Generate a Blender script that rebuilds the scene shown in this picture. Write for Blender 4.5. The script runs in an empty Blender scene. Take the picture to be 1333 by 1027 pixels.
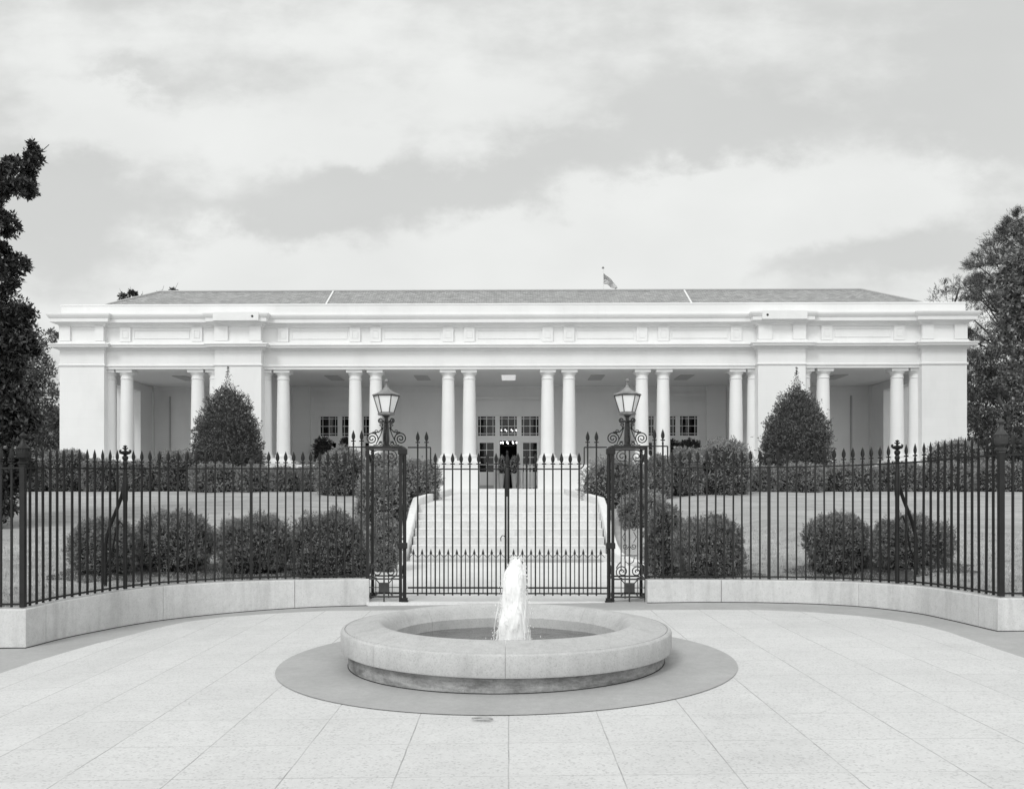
import bpy, math, random
import numpy as np
from mathutils import Vector, Matrix
random.seed(7); rng = np.random.default_rng(11)
R = math.radians
S = bpy.context.scene
col = S.collection
# ------------------------------------------------------------------ camera calibration
F, PX0, PY0, H, TH = 1150.0, 646.0, 643.0, 1.65, R(0.8)
CT, ST = math.cos(TH), math.sin(TH)
def X(px, Y):                      # world x of a photo column at world depth Y
    k = (px-PX0)/F
    return Y*(k*CT-ST)/(CT+k*ST)
def Zc(x, Y): return -x*ST + Y*CT
def ZZ(py, Y, x=0.0): return H + (PY0-py)*Zc(x, Y)/F
def P(px, py, Y):
    x = X(px, Y); return Vector((x, Y, ZZ(py, Y, x)))
def PD(px, D):                     # plan position from photo column and camera depth
    xc = (px-PX0)/F*D
    return (xc*CT - D*ST, xc*ST + D*CT)
cam_d = bpy.data.cameras.new('camera'); cam = bpy.data.objects.new('camera', cam_d); col.objects.link(cam)
cam.location = (0, 0, H); cam.rotation_euler = (R(90), 0, TH)
cam_d.sensor_width = 36; cam_d.lens = F/1333*36
cam_d.shift_x = (666.5-PX0)/1333; cam_d.shift_y = (PY0-513.5)/1333
cam_d.clip_start = 0.05; cam_d.clip_end = 2000
S.camera = cam
S.view_settings.view_transform = 'Standard'; S.view_settings.look = 'None'
S.view_settings.gamma = 1; S.view_settings.exposure = 0.0

# ------------------------------------------------------------------ materials
def nt(name):
    m = bpy.data.materials.new(name); m.use_nodes = True
    t = m.node_tree; b = t.nodes['Principled BSDF']; return m, t, b
def g3(v, tint=False): return (v*.985, v, v*.982, 1) if tint else (v, v, v, 1)
def N(t, kind, **kw):
    n = t.nodes.new(kind)
    for k, v in kw.items():
        if k.startswith('i_'):
            key = k[2:]; key = int(key) if key.isdigit() else key.replace('_', ' ')
            n.inputs[key].default_value = v
        else: setattr(n, k, v)
    return n
def ramp(t, src, stops):
    r = t.nodes.new('ShaderNodeValToRGB'); e = r.color_ramp.elements
    while len(e) < len(stops): e.new(0.5)
    for el, (p, v) in zip(e, stops): el.position = p; el.color = g3(v) if not isinstance(v, tuple) else v
    t.links.new(src, r.inputs[0]); return r.outputs[0]
def mixc(t, mode, fac, a, b):
    m = t.nodes.new('ShaderNodeMix'); m.data_type = 'RGBA'; m.blend_type = mode
    for inp, v in ((m.inputs[0], fac), (m.inputs[6], a), (m.inputs[7], b)):
        if hasattr(v, 'is_linked'): t.links.new(v, inp)
        else: inp.default_value = v
    return m.outputs[2]
def mth(t, op, a, b=None, c=None, clamp=False):
    m = t.nodes.new('ShaderNodeMath'); m.operation = op; m.use_clamp = clamp
    for i, v in enumerate((a, b, c)):
        if v is None: continue
        if hasattr(v, 'is_linked'): t.links.new(v, m.inputs[i])
        else: m.inputs[i].default_value = v
    return m.outputs[0]
def noise(t, vec, scale, detail=4, rough=.55, w=None):
    n = N(t, 'ShaderNodeTexNoise'); n.inputs['Scale'].default_value = scale
    n.inputs['Detail'].default_value = detail; n.inputs['Roughness'].default_value = rough
    if vec is not None: t.links.new(vec, n.inputs['Vector'])
    return n.outputs['Fac']
def mapping(t, vec, sc=(1, 1, 1), loc=(0, 0, 0)):
    m = N(t, 'ShaderNodeMapping'); m.inputs['Scale'].default_value = sc; m.inputs['Location'].default_value = loc
    t.links.new(vec, m.inputs['Vector']); return m.outputs[0]
def bump(t, b, src, strength=.3, dist=.01):
    n = N(t, 'ShaderNodeBump'); n.inputs['Strength'].default_value = strength; n.inputs['Distance'].default_value = dist
    t.links.new(src, n.inputs['Height']); t.links.new(n.outputs[0], b.inputs['Normal'])
def oc(t): return N(t, 'ShaderNodeTexCoord').outputs['Object']

def mat_paint(name, v, var=.04, rough=.6, scale=.6, streak=True):
    m, t, b = nt(name); o = oc(t)
    c = ramp(t, noise(t, o, scale, 5), [(.3, v*(1-var)), (.7, v)])
    if streak:
        s = noise(t, mapping(t, o, (.9, .9, .3)), 1.5, 6, .6)
        c = mixc(t, 'MULTIPLY', 1.0, c, ramp(t, s, [(.28, .95), (.5, 1.0)]))
    t.links.new(c, b.inputs['Base Color']); b.inputs['Roughness'].default_value = rough
    sep = N(t, 'ShaderNodeSeparateXYZ'); t.links.new(o, sep.inputs[0]); cv = N(t, 'ShaderNodeCombineXYZ')
    t.links.new(mth(t, 'ADD', sep.outputs[0], sep.outputs[1]), cv.inputs[0]); t.links.new(sep.outputs[2], cv.inputs[1])
    br = N(t, 'ShaderNodeTexBrick'); t.links.new(cv.outputs[0], br.inputs['Vector']); br.inputs['Scale'].default_value = 1; br.inputs['Brick Width'].default_value = .9; br.inputs['Row Height'].default_value = .38
    br.inputs['Mortar Size'].default_value = .006; br.inputs['Color1'].default_value = (1, 1, 1, 1); br.inputs['Color2'].default_value = (.975, .975, .975, 1); br.inputs['Mortar'].default_value = (.93, .93, .93, 1)
    c = mixc(t, 'MULTIPLY', .55 if streak else 0., c, br.outputs[0]); t.links.new(c, b.inputs['Base Color'])
    bump(t, b, noise(t, o, 14, 4), .12, .01)
    return m
def mat_iron(name, v=.012, rough=.5):
    m, t, b = nt(name); o = oc(t)
    c = ramp(t, noise(t, o, 9, 5), [(.3, v*.7), (.75, v*1.5)])
    t.links.new(c, b.inputs['Base Color']); b.inputs['Roughness'].default_value = rough; b.inputs['Specular IOR Level'].default_value = .35
    bump(t, b, noise(t, o, 60, 3), .25, .002)
    return m
def mat_leaf(name, lo, hi, rough=.5, scale=1.2, trans=.12):
    m, t, b = nt(name); o = oc(t)
    geo = N(t, 'ShaderNodeNewGeometry')
    c1 = ramp(t, geo.outputs['Random Per Island'], [(0, lo), (1, hi)])
    c2 = mixc(t, 'MULTIPLY', 1.0, ramp(t, noise(t, o, scale, 4), [(.3, .75), (.7, 1.2)]), ramp(t, noise(t, o, scale*5, 3, .6), [(.34, .45), (.62, 1.45)]))  # tuft-scale noise puts bright clumps and shaded crevices into the leaf colour
    c = mixc(t, 'MULTIPLY', 1.0, c1, c2)
    t.links.new(c, b.inputs['Base Color']); b.inputs['Roughness'].default_value = rough
    if trans:
        tr = N(t, 'ShaderNodeBsdfTranslucent'); t.links.new(c, tr.inputs['Color'])
        mx = N(t, 'ShaderNodeMixShader'); mx.inputs[0].default_value = trans
        t.links.new(b.outputs[0], mx.inputs[1]); t.links.new(tr.outputs[0], mx.inputs[2])
        t.links.new(mx.outputs[0], t.nodes['Material Output'].inputs[0])
    return m
def mat_concrete(name, v, spk=0., streak=0., rough=.85, grain=90, var=.12, stain=0.):
    m, t, b = nt(name); o = oc(t)
    c = ramp(t, noise(t, o, 1.3, 6, .6), [(.25, v*(1-var)), (.75, v*(1+var*.6))])
    c = mixc(t, 'MULTIPLY', 1.0, c, ramp(t, noise(t, o, 13, 5, .7), [(.25, .90), (.7, 1.05)]))
    if streak:
        s = noise(t, mapping(t, o, (3, 3, .35)), 1.6, 7, .7)
        c = mixc(t, 'MULTIPLY', streak, c, ramp(t, s, [(.35, .55), (.52, 1.0)]))
    if stain:
        s = noise(t, mapping(t, o, (1.2, 1.2, 4)), 2.4, 8, .75)
        c = mixc(t, 'MULTIPLY', stain, c, ramp(t, s, [(.38, .28), (.62, 1.0)]))
    if spk:
        vo = N(t, 'ShaderNodeTexVoronoi'); vo.inputs['Scale'].default_value = grain; t.links.new(o, vo.inputs['Vector'])
        sepc = N(t, 'ShaderNodeSeparateColor'); t.links.new(vo.outputs['Color'], sepc.inputs[0])
        c = mixc(t, 'MULTIPLY', spk, c, ramp(t, sepc.outputs[0], [(.0, .45), (.22, .9), (.6, 1.0), (1, 1.12)]))
    t.links.new(c, b.inputs['Base Color']); b.inputs['Roughness'].default_value = rough
    bump(t, b, noise(t, o, 70, 4), .35, .004)
    return m
M = {}
M['white'] = mat_paint('white_painted_stucco', .765, .06)
M['white2'] = mat_paint('white_painted_wall', .75, .05)
M['inner'] = mat_paint('porch_wall_paint', .76, .05)
M['ceil'] = mat_paint('porch_ceiling_paint', .72, .04, streak=False)
M['trim'] = mat_paint('white_trim', .78, .03, .45, streak=False)
M['iron'] = mat_iron('black_iron')
M['iron2'] = mat_iron('grey_iron', .04, .5)
M['bronze'] = mat_iron('weathered_metal', .20, .5)
M['floor'] = mat_concrete('pale_concrete', .72, .15, var=.08)
M['kerb'] = mat_concrete('wall_concrete', .60, .25, .35, var=.14)
M['step'] = mat_concrete('step_concrete', .66, .2, .25)
M['border'] = mat_concrete('grey_border_concrete', .40, .15, 0, var=.13)
M['stone'] = mat_concrete('fountain_stone', .48, .35, .25, grain=110, var=.10)
M['drum'] = mat_concrete('stained_stone', .36, .3, .3, grain=110, stain=.85)
M['box'] = mat_leaf('boxwood_leaf', .12, .36, .5, 2.5)
M['hedge'] = mat_leaf('hedge_leaf', .13, .38, .5, 1.6)
M['holly'] = mat_leaf('holly_leaf', .05, .17, .26, 1.6, .05)
M['magn'] = mat_leaf('magnolia_leaf', .02, .07, .28, .8, .04)
M['magn2'] = mat_leaf('pale_magnolia_leaf', .06, .27, .35, .8, .08)
M['tree'] = mat_leaf('tree_leaf', .07, .22, .45, .5, .15)
M['cedar'] = mat_leaf('cedar_needles', .05, .16, .6, .5, .1)
M['flower'] = mat_leaf('pale_flowering_foliage', .25, .75, .6, 3, .2)
M['core'] = mat_concrete('shaded_twig_core', .02, 0, 0)
M['bark'] = mat_concrete('bark', .07, 0, .5, var=.3)
# speckled paving with joints
def mat_paving():
    m, t, b = nt('speckled_paving'); o = oc(t)
    sep = N(t, 'ShaderNodeSeparateXYZ'); t.links.new(o, sep.inputs[0])
    wob = mth(t, 'MULTIPLY', mth(t, 'SUBTRACT', noise(t, o, 3, 3), .5), .012)
    def joint(s, off, size):
        v = mth(t, 'ADD', mth(t, 'SUBTRACT', s, off), wob)
        f = mth(t, 'FRACT', mth(t, 'ADD', mth(t, 'DIVIDE', v, size), 100.5))
        return mth(t, 'MULTIPLY', mth(t, 'ABSOLUTE', mth(t, 'SUBTRACT', f, .5)), size)
    dx = joint(sep.outputs[0], 0.0, .66); dy = joint(sep.outputs[1], 5.156, .685)
    ix = mth(t, 'FLOOR', mth(t, 'ADD', mth(t, 'DIVIDE', sep.outputs[0], .66), 100))
    iy = mth(t, 'FLOOR', mth(t, 'ADD', mth(t, 'DIVIDE', mth(t, 'SUBTRACT', sep.outputs[1], 5.156), .685), 100))
    cmb = N(t, 'ShaderNodeCombineXYZ'); t.links.new(ix, cmb.inputs[0]); t.links.new(iy, cmb.inputs[1])
    wn = N(t, 'ShaderNodeTexWhiteNoise'); wn.noise_dimensions = '3D'; t.links.new(cmb.outputs[0], wn.inputs['Vector'])
    tilec = ramp(t, wn.outputs['Value'], [(0, .60), (1, .63)])
    c = mixc(t, 'MULTIPLY', 1.0, tilec, ramp(t, noise(t, o, 1.1, 6, .65), [(.25, .92), (.7, 1.03)]))
    c = mixc(t, 'MULTIPLY', 1.0, c, ramp(t, noise(t, mapping(t, o, (1, 1.6, 1)), 7, 6, .75), [(.3, .95), (.7, 1.03)]))
    vo = N(t, 'ShaderNodeTexVoronoi'); vo.inputs['Scale'].default_value = 75; t.links.new(o, vo.inputs['Vector'])
    sc = N(t, 'ShaderNodeSeparateColor'); t.links.new(vo.outputs['Color'], sc.inputs[0])
    c = mixc(t, 'MULTIPLY', 1.0, c, ramp(t, noise(t, o, .45, 7, .7), [(.36, .93), (.5, 1.0), (.7, 1.02)]))
    c = mixc(t, 'MULTIPLY', .5, c, ramp(t, sc.outputs[0], [(0, .55), (.10, .72), (.2, .95), (.8, 1.0), (1, 1.10)]))
    fade = ramp(t, noise(t, o, 2.2, 5, .7), [(.35, .25), (.62, 1.0)])
    lx = mth(t, 'LESS_THAN', dx, .0042); ly = mth(t, 'LESS_THAN', dy, .0034)
    j = mth(t, 'MAXIMUM', lx, mth(t, 'MULTIPLY', ly, .75))
    jf = N(t, 'ShaderNodeRGBToBW'); t.links.new(fade, jf.inputs[0])
    c = mixc(t, 'MIX', mth(t, 'MULTIPLY', j, jf.outputs[0]), c, g3(.30))
    t.links.new(c, b.inputs['Base Color']); b.inputs['Roughness'].default_value = .85
    bump(t, b, noise(t, o, 80, 4), .4, .004)
    return m
M['paving'] = mat_paving()
def mat_lawn():
    m, t, b = nt('lawn_grass'); o = oc(t)
    c = ramp(t, noise(t, o, .5, 6, .65), [(.25, .40), (.75, .53)])
    c = mixc(t, 'MULTIPLY', 1.0, c, ramp(t, noise(t, mapping(t, o, (.3, 1.4, 1)), 1.6, 5, .7), [(.34, .80), (.6, 1.04)]))
    c = mixc(t, 'MULTIPLY', 1.0, c, ramp(t, noise(t, o, 26, 6, .8), [(.25, .76), (.7, 1.14)]))
    c = mixc(t, 'MULTIPLY', 1.0, c, ramp(t, noise(t, mapping(t, o, (1, .35, 1)), 3, 5, .7), [(.3, .9), (.7, 1.06)]))
    t.links.new(c, b.inputs['Base Color']); b.inputs['Roughness'].default_value = .95
    b.inputs['Specular IOR Level'].default_value = .1
    bump(t, b, noise(t, o, 60, 5, .8), .8, .03)
    return m
M['lawn'] = mat_lawn()
def mat_slate():
    m, t, b = nt('grey_slate'); o = oc(t)
    br = N(t, 'ShaderNodeTexBrick'); t.links.new(mapping(t, o, (1, 1, 1)), br.inputs['Vector'])
    br.inputs['Scale'].default_value = 2.2; br.inputs['Color1'].default_value = g3(.30); br.inputs['Color2'].default_value = g3(.42)
    br.inputs['Mortar'].default_value = g3(.18); br.inputs['Mortar Size'].default_value = .02
    c = mixc(t, 'MULTIPLY', 1.0, br.outputs[0], ramp(t, noise(t, o, 3.5, 6, .8), [(.3, .72), (.7, 1.2)]))
    t.links.new(c, b.inputs['Base Color']); b.inputs['Roughness'].default_value = .7
    bump(t, b, noise(t, mapping(t, o, (1, 2.5, 1)), 4, 6, .8), .9, .08)
    return m
M['slate'] = mat_slate()
def mat_simple(name, v, rough=.5, emit=0, metal=0):
    m, t, b = nt(name)
    c = ramp(t, noise(t, oc(t), 6, 3), [(.3, v*.95), (.7, v)])
    t.links.new(c, b.inputs['Base Color']); b.inputs['Roughness'].default_value = rough; b.inputs['Metallic'].default_value = metal
    if emit:
        b.inputs['Emission Color'].default_value = (1, 1, 1, 1); b.inputs['Emission Strength'].default_value = emit
    return m
M['bulb'] = mat_simple('lit_bulb', .9, .4, 6)
M['lightpanel'] = mat_simple('lit_ceiling_panel', .85, .4, .45)
M['vent'] = mat_simple('ceiling_grille', .44, .6)
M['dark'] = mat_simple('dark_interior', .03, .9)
M['curtain'] = mat_simple('grey_curtain', .22, .9)
M['milk'] = mat_simple('milky_lantern_glass', .95, .2)
_t = M['milk'].node_tree; _tr = _t.nodes.new('ShaderNodeBsdfTranslucent'); _tr.inputs[0].default_value = (.9, .9, .9, 1); _mx = _t.nodes.new('ShaderNodeMixShader'); _mx.inputs[0].default_value = .12
_t.links.new(_t.nodes['Principled BSDF'].outputs[0], _mx.inputs[1]); _t.links.new(_tr.outputs[0], _mx.inputs[2]); _t.links.new(_mx.outputs[0], _t.nodes['Material Output'].inputs[0])
M['mulch_shade'] = mat_concrete('dark_mulch_shade', .10, .6, 0, grain=40, var=.4)
M['blade'] = mat_leaf('grass_blade', .34, .58, .7, 1.5, .2)
M['deadleaf'] = mat_simple('dry_leaf', .36, .7)
M['pot'] = mat_simple('dark_planter', .05, .6)
def mat_glass():
    m, t, b = nt('window_glass')
    gl = N(t, 'ShaderNodeBsdfGlossy'); gl.inputs['Roughness'].default_value = .03; gl.inputs['Color'].default_value = g3(.6)
    tr = N(t, 'ShaderNodeBsdfTransparent'); tr.inputs['Color'].default_value = g3(.55)
    fr = N(t, 'ShaderNodeFresnel'); fr.inputs[0].default_value = 1.5
    mx = N(t, 'ShaderNodeMixShader'); t.links.new(fr.outputs[0], mx.inputs[0])
    t.links.new(tr.outputs[0], mx.inputs[1]); t.links.new(gl.outputs[0], mx.inputs[2])
    t.links.new(mx.outputs[0], t.nodes['Material Output'].inputs[0]); return m
M['glass'] = mat_glass()
def mat_water():
    m, t, b = nt('pool_water'); o = oc(t)
    b.inputs['Base Color'].default_value = g3(.09); b.inputs['Roughness'].default_value = .06
    bump(t, b, noise(t, o, 9, 4, .6), .5, .03); return m
M['water'] = mat_water()
def mat_foam():
    m, t, b = nt('white_foaming_water'); o = oc(t)
    c = ramp(t, noise(t, mapping(t, o, (1, 1, .25)), 22, 5, .7), [(.3, .86), (.65, .94)])
    t.links.new(c, b.inputs['Base Color']); b.inputs['Roughness'].default_value = .25
    b.inputs['Subsurface Weight'].default_value = .6; b.inputs['Subsurface Radius'].default_value = (.06, .06, .06)
    bump(t, b, noise(t, mapping(t, o, (1, 1, .3)), 30, 5, .7), .25, .008)
    return m
M['foam'] = mat_foam()

# ------------------------------------------------------------------ mesh builder
class MB:
    def __init__(s): s.v = []; s.f = []; s.uv = None
    def add(s, vs, fs):
        o = len(s.v); s.v += [tuple(v) for v in vs]; s.f += [tuple(i+o for i in f) for f in fs]; return s
    def box(s, x0, x1, y0, y1, z0, z1):
        return s.add([(x0,y0,z0),(x1,y0,z0),(x1,y1,z0),(x0,y1,z0),(x0,y0,z1),(x1,y0,z1),(x1,y1,z1),(x0,y1,z1)],
                     [(0,3,2,1),(4,5,6,7),(0,1,5,4),(1,2,6,5),(2,3,7,6),(3,0,4,7)])
    def cbox(s, c, w, d, h): return s.box(c[0]-w/2, c[0]+w/2, c[1]-d/2, c[1]+d/2, c[2]-h/2, c[2]+h/2)
    def tube(s, pts, r, n=6, cap=True, flat=None):
        pts = [Vector(p) for p in pts]; rs = r if isinstance(r, (list, tuple)) else [r]*len(pts)
        rings = []
        up0 = None
        for i, p in enumerate(pts):
            d = (pts[min(i+1, len(pts)-1)]-pts[max(i-1, 0)])
            if d.length < 1e-9: d = Vector((0, 0, 1))
            d.normalize()
            if up0 is None:
                up0 = Vector((0, 1, 0)) if abs(d.y) < .9 else Vector((1, 0, 0))
            a = (up0 - d*up0.dot(d))
            if a.length < 1e-5: a = d.orthogonal()
            a.normalize(); up0 = a; b = d.cross(a)
            ring = []
            for k in range(n):
                th = 2*math.pi*(k+.5)/n
                fa, fb = (1, 1) if flat is None else flat
                ring.append(p + (a*math.cos(th)*fa + b*math.sin(th)*fb)*rs[i])
            rings.append(ring)
        vs = [v for rg in rings for v in rg]; fs = []
        for i in range(len(pts)-1):
            for k in range(n):
                fs.append((i*n+k, i*n+(k+1) % n, (i+1)*n+(k+1) % n, (i+1)*n+k))
        if cap: fs.append(tuple(range(n-1, -1, -1))); fs.append(tuple((len(pts)-1)*n+k for k in range(n)))
        return s.add(vs, fs)
    def lathe(s, prof, c=(0, 0, 0), n=20, a0=0, a1=2*math.pi, closed=None, sx=1, sy=1):
        full = abs(a1-a0-2*math.pi) < 1e-6; m = n if full else n+1
        vs = []
        for k in range(m):
            th = a0+(a1-a0)*k/n
            for r, z in prof: vs.append((c[0]+r*math.cos(th)*sx, c[1]+r*math.sin(th)*sy, c[2]+z))
        L = len(prof); fs = []
        for k in range(n):
            k2 = (k+1) % m
            for i in range(L-1 if not closed else L):
                j = (i+1) % L
                fs.append((k*L+i, k2*L+i, k2*L+j, k*L+j))
        if not full and closed: fs.append(tuple(range(L))); fs.append(tuple((m-1)*L+i for i in range(L-1, -1, -1)))
        return s.add(vs, fs)
    def sweep(s, path, prof, closed_prof=True):       # path: [(x,y)], prof: [(off,z)] off to the RIGHT of travel is positive
        n = len(path); L = len(prof); vs = []
        for i, (x, y) in enumerate(path):
            a = Vector(path[i][:2])-Vector(path[max(i-1, 0)][:2]) if i > 0 else Vector(path[1][:2])-Vector(path[0][:2])
            b = Vector(path[min(i+1, n-1)][:2])-Vector(path[i][:2]) if i < n-1 else a
            a.normalize(); b.normalize()
            na = Vector((a.y, -a.x)); nb = Vector((b.y, -b.x))
            m = na+nb
            if m.length < 1e-6: m = na
            m = m/ max(m.dot(na), .2)
            for o, z in prof: vs.append((x+m.x*o, y+m.y*o, z))
        fs = []
        for i in range(n-1):
            for k in range(L if closed_prof else L-1):
                k2 = (k+1) % L
                fs.append((i*L+k, i*L+k2, (i+1)*L+k2, (i+1)*L+k))
        if closed_prof: fs.append(tuple(range(L-1, -1, -1))); fs.append(tuple((n-1)*L+k for k in range(L)))
        return s.add(vs, fs)
    def xf(s, M4, start=0):
        for i in range(start, len(s.v)): s.v[i] = tuple(M4 @ Vector(s.v[i]))
        return s
    def build(s, name, mat, parent=None, smooth=None, bevel=None):
        me = bpy.data.meshes.new(name); me.from_pydata(s.v, [], s.f); me.update()
        import bmesh
        bm = bmesh.new(); bm.from_mesh(me); bmesh.ops.recalc_face_normals(bm, faces=bm.faces)
        if bevel:
            es = [e for e in bm.edges if len(e.link_faces) == 2 and e.calc_face_angle(0) > .6]
            bmesh.ops.bevel(bm, geom=es, offset=bevel, segments=2, affect='EDGES', profile=.5)
        bm.to_mesh(me); bm.free()
        me.materials.append(M[mat] if isinstance(mat, str) else mat)
        if smooth:
            me.shade_smooth(); me.set_sharp_from_angle(angle=R(smooth))
        o = bpy.data.objects.new(name, me); col.objects.link(o)
        if parent: o.parent = parent; o.matrix_parent_inverse = parent.matrix_basis.inverted()
        return o
def tag(o, label=None, cat=None, group=None, kind=None):
    if label: o['label'] = label
    if cat: o['category'] = cat
    if group: o['group'] = group
    if kind: o['kind'] = kind
    return o
def empty(name, loc=(0, 0, 0), label=None, cat=None, group=None, rz=0):
    o = bpy.data.objects.new(name, None); col.objects.link(o); o.location = loc; o.rotation_euler = (0, 0, rz)
    o.empty_display_size = .2
    return tag(o, label, cat, group)
def cp(o, parent, loc=None, rz=None):
    c = o.copy(); col.objects.link(c); c.parent = parent
    if parent is not None: c.matrix_parent_inverse = parent.matrix_basis.inverted()
    if loc is not None: c.location = loc
    if rz is not None: c.rotation_euler = (0, 0, rz)
    return c
def smooth01(a, b, x):
    t = max(0., min(1., (x-a)/(b-a))); return t*t*(3-2*t)

# ------------------------------------------------------------------ terrain functions
def gz(x, y):
    """plaza level: falls gently to the left"""
    s = smooth01(2.6, 5.8, abs(x))
    z = .0150*max(-9, min(9, x)) - (.082 if x < 0 else .028)*s
    return z
def on_ground(px, py, off=0.):                # photo point on the plaza
    Y = F*H/(py-PY0)
    for _ in range(12):
        x = X(px, Y); z = gz(x, Y)+off
        Y = (F*(H-z)/(py-PY0) + x*ST)/CT
    return X(px, Y), Y
# fence line: (photo column, camera depth, height of the wall top)
FL = [(481, 13.42, .382), (430, 13.36, .380), (380, 13.28, .377), (327, 13.16, .374), (270, 12.95, .366), (209, 12.60, .357),
      (163, 12.18, .345), (113, 11.60, .331), (70, 11.08, .318), (30, 10.52, .305)]
FR = [(841, 13.22, .385), (900, 13.22, .386), (950, 13.18, .388), (1001, 13.10, .390), (1062, 12.93, .398), (1121, 12.62, .408),
      (1168, 12.20, .420), (1209, 11.74, .432), (1250, 11.12, .445), (1303, 10.34, .455)]
def densify(pts, n=12):
    P3 = []
    for px, D, z in pts: x, y = PD(px, D); P3.append(Vector((x, y, z)))
    out = []
    Q = [P3[0]*2-P3[1]] + P3 + [P3[-1]*2-P3[-2]]
    for i in range(1, len(Q)-2):
        p0, p1, p2, p3 = Q[i-1:i+3]
        for k in range(n):
            t = k/n
            out.append(.5*((2*p1)+(p2-p0)*t+(2*p0-5*p1+4*p2-p3)*t*t+(3*p1-p0-3*p2+p3)*t**3))
    out.append(P3[-1]); return out
CL, CR = densify(FL), densify(FR)
def arc(c): 
    s = [0]
    for a, b in zip(c[:-1], c[1:]): s.append(s[-1]+math.hypot(b.x-a.x, b.y-a.y))
    return s
def at_arc(c, s, d):
    d = max(0, min(s[-1], d))
    for i in range(len(s)-1):
        if d <= s[i+1]+1e-9:
            t = (d-s[i])/(s[i+1]-s[i]); p = c[i].lerp(c[i+1], t)
            q = c[i+1]-c[i]; return p, math.atan2(q.y, q.x)
lx = [(p.x, p.y, p.z) for p in reversed(CL)]; rx = [(p.x, p.y, p.z) for p in CR]
curve_all = sorted([(-60, lx[0][1], .30), (lx[0][0]-.02, lx[0][1], lx[0][2])]+lx+rx+[(rx[-1][0]+.02, rx[-1][1], rx[-1][2]), (60, rx[-1][1], .46)])
cx_ = np.array([c[0] for c in curve_all]); cy_ = np.array([c[1] for c in curve_all]); cz_ = np.array([c[2] for c in curve_all])
def fence_y(x): return float(np.interp(x, cx_, cy_))
def fence_z(x): return float(np.interp(x, cx_, cz_))
def path_z(y):
    if y < 18.84: return max(0, (y-13.6))*.2/5.24
    if y < 20.64: return .2
    return 1.39+(y-20.64)*.26/12.5
def lawn_z(x, y):
    y0 = fence_y(x); z0 = fence_z(x)-.05
    t = (y-y0)/(30-y0)
    z = z0+(1.72-z0)*min(1, max(0, t))
    if y > 30: z = 1.72+min(.12, (y-30)*.02)
    a = abs(x)
    if a < 3.6:
        w = 2.25 if y > 18.5 else 2.6
        k = smooth01(w+.02, w+.75, a)
        base = path_z(y)-.10 if (y < 18.7 or y > 20.7) else .1+(y-18.7)*.5
        z = base*(1-k)+z*k
    return z
def grid(xs, ys_of, zf, name, mat, kind='structure'):
    vs = []; ny = None
    for x in xs:
        ys = ys_of(x); ny = len(ys)
        vs += [(x, y, zf(x, y)) for y in ys]
    fs = [(i*ny+j, (i+1)*ny+j, (i+1)*ny+j+1, i*ny+j+1) for i in range(len(xs)-1) for j in range(ny-1)]
    o = MB().add(vs, fs).build(name, mat, None, smooth=60); o['kind'] = kind; return o
# plaza ground sheet (grey concrete) reaching far
xs = [-400, -120, -40, -15]+[x*.3 for x in range(-40, 41)]+[15, 40, 120, 400]
grid(xs, lambda x: [-400, -100, -20, -5]+[-2+.5*k for k in range(0, 31)]+[13.2, 14.5],
     lambda x, y: gz(x, y)-(0.02 if y > 13.3 else 0), 'plaza_ground', 'border')
# lawn sheet behind the fence
xs = [-500, -150, -60, -40, -30, -25, -22, -19, -17, -15, -13.5, -12, -11, -10, -9, -8]+[x*.15 for x in range(-46, 47)]+[8, 10, 15, 25, 40, 60, 150, 500]
xs = sorted(set(xs+[2.27, -2.27, 2.62, -2.62, 3.0, -3.0]))
def lys(x):
    y0 = fence_y(x)+.12
    if abs(x) < 2.1: y0 = 14.2
    ts = [0, .02, .05, .1, .15, .2, .26, .33, .4, .47, .55, .63, .72, .8, .9, 1]
    return [y0+(30-y0)*t for t in ts]+[31, 33, 37, 45, 60, 100, 300, 900]
grid(xs, lys, lambda x, y: lawn_z(x, y), 'lawn', 'lawn')
# light paving panel on the plaza
edgeL = [(0, 877), (40, 863), (85, 849.5), (125, 838), (169, 827), (205, 817.5), (240, 810), (290, 803.5), (350, 799.3), (430, 795.2), (500, 794.6)]
edgeR = [(640, 794.6), (760, 795), (860, 794.2), (930, 793.9), (990, 794.2), (1060, 797.3), (1123, 802.3), (1165, 808), (1202, 814.4), (1235, 823), (1262, 832.6), (1298, 845), (1333, 856.7)]
E = [on_ground(*p) for p in edgeL+edgeR]
ex = [(-30, -4), (-9.5, -1.0)]; 
lx0, ly0 = E[0]; rx0, ry0 = E[-1]
E = [(lx0-.02, ly0-1.2), (lx0, ly0-.5)] + E + [(rx0-.04, ry0-.5), (rx0-.02, ry0-1.3)]
Ed = []
for (ax, ay), (bx_, by_) in zip(E[:-1], E[1:]):
    k_ = max(1, int(math.hypot(bx_-ax, by_-ay)/.15)); Ed += [(ax+(bx_-ax)*q/k_, ay+(by_-ay)*q/k_) for q in range(k_)]
Ed += [E[-1], (rx0, -4.)]; Ed = [(lx0, -4.)]+Ed
nR = 30; vs = []
for q in range(nR+1):
    f = q/nR; vs += [(x*f, 3+(y-3)*f, gz(x*f, 3+(y-3)*f)+.006) for x, y in Ed]
nE = len(Ed); fs = [(q*nE+k, q*nE+k+1, (q+1)*nE+k+1, (q+1)*nE+k) for q in range(1, nR) for k in range(nE-1)]+[(0, nE+k, nE+k+1) for k in range(nE-1)]
fs += [(q*nE+nE-1, q*nE, (q+1)*nE, (q+1)*nE+nE-1) for q in range(1, nR)]+[(0, nE+nE-1, nE)]
o = MB().add(vs, fs).build('paving', 'paving', smooth=60); o['kind'] = 'structure'
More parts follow.
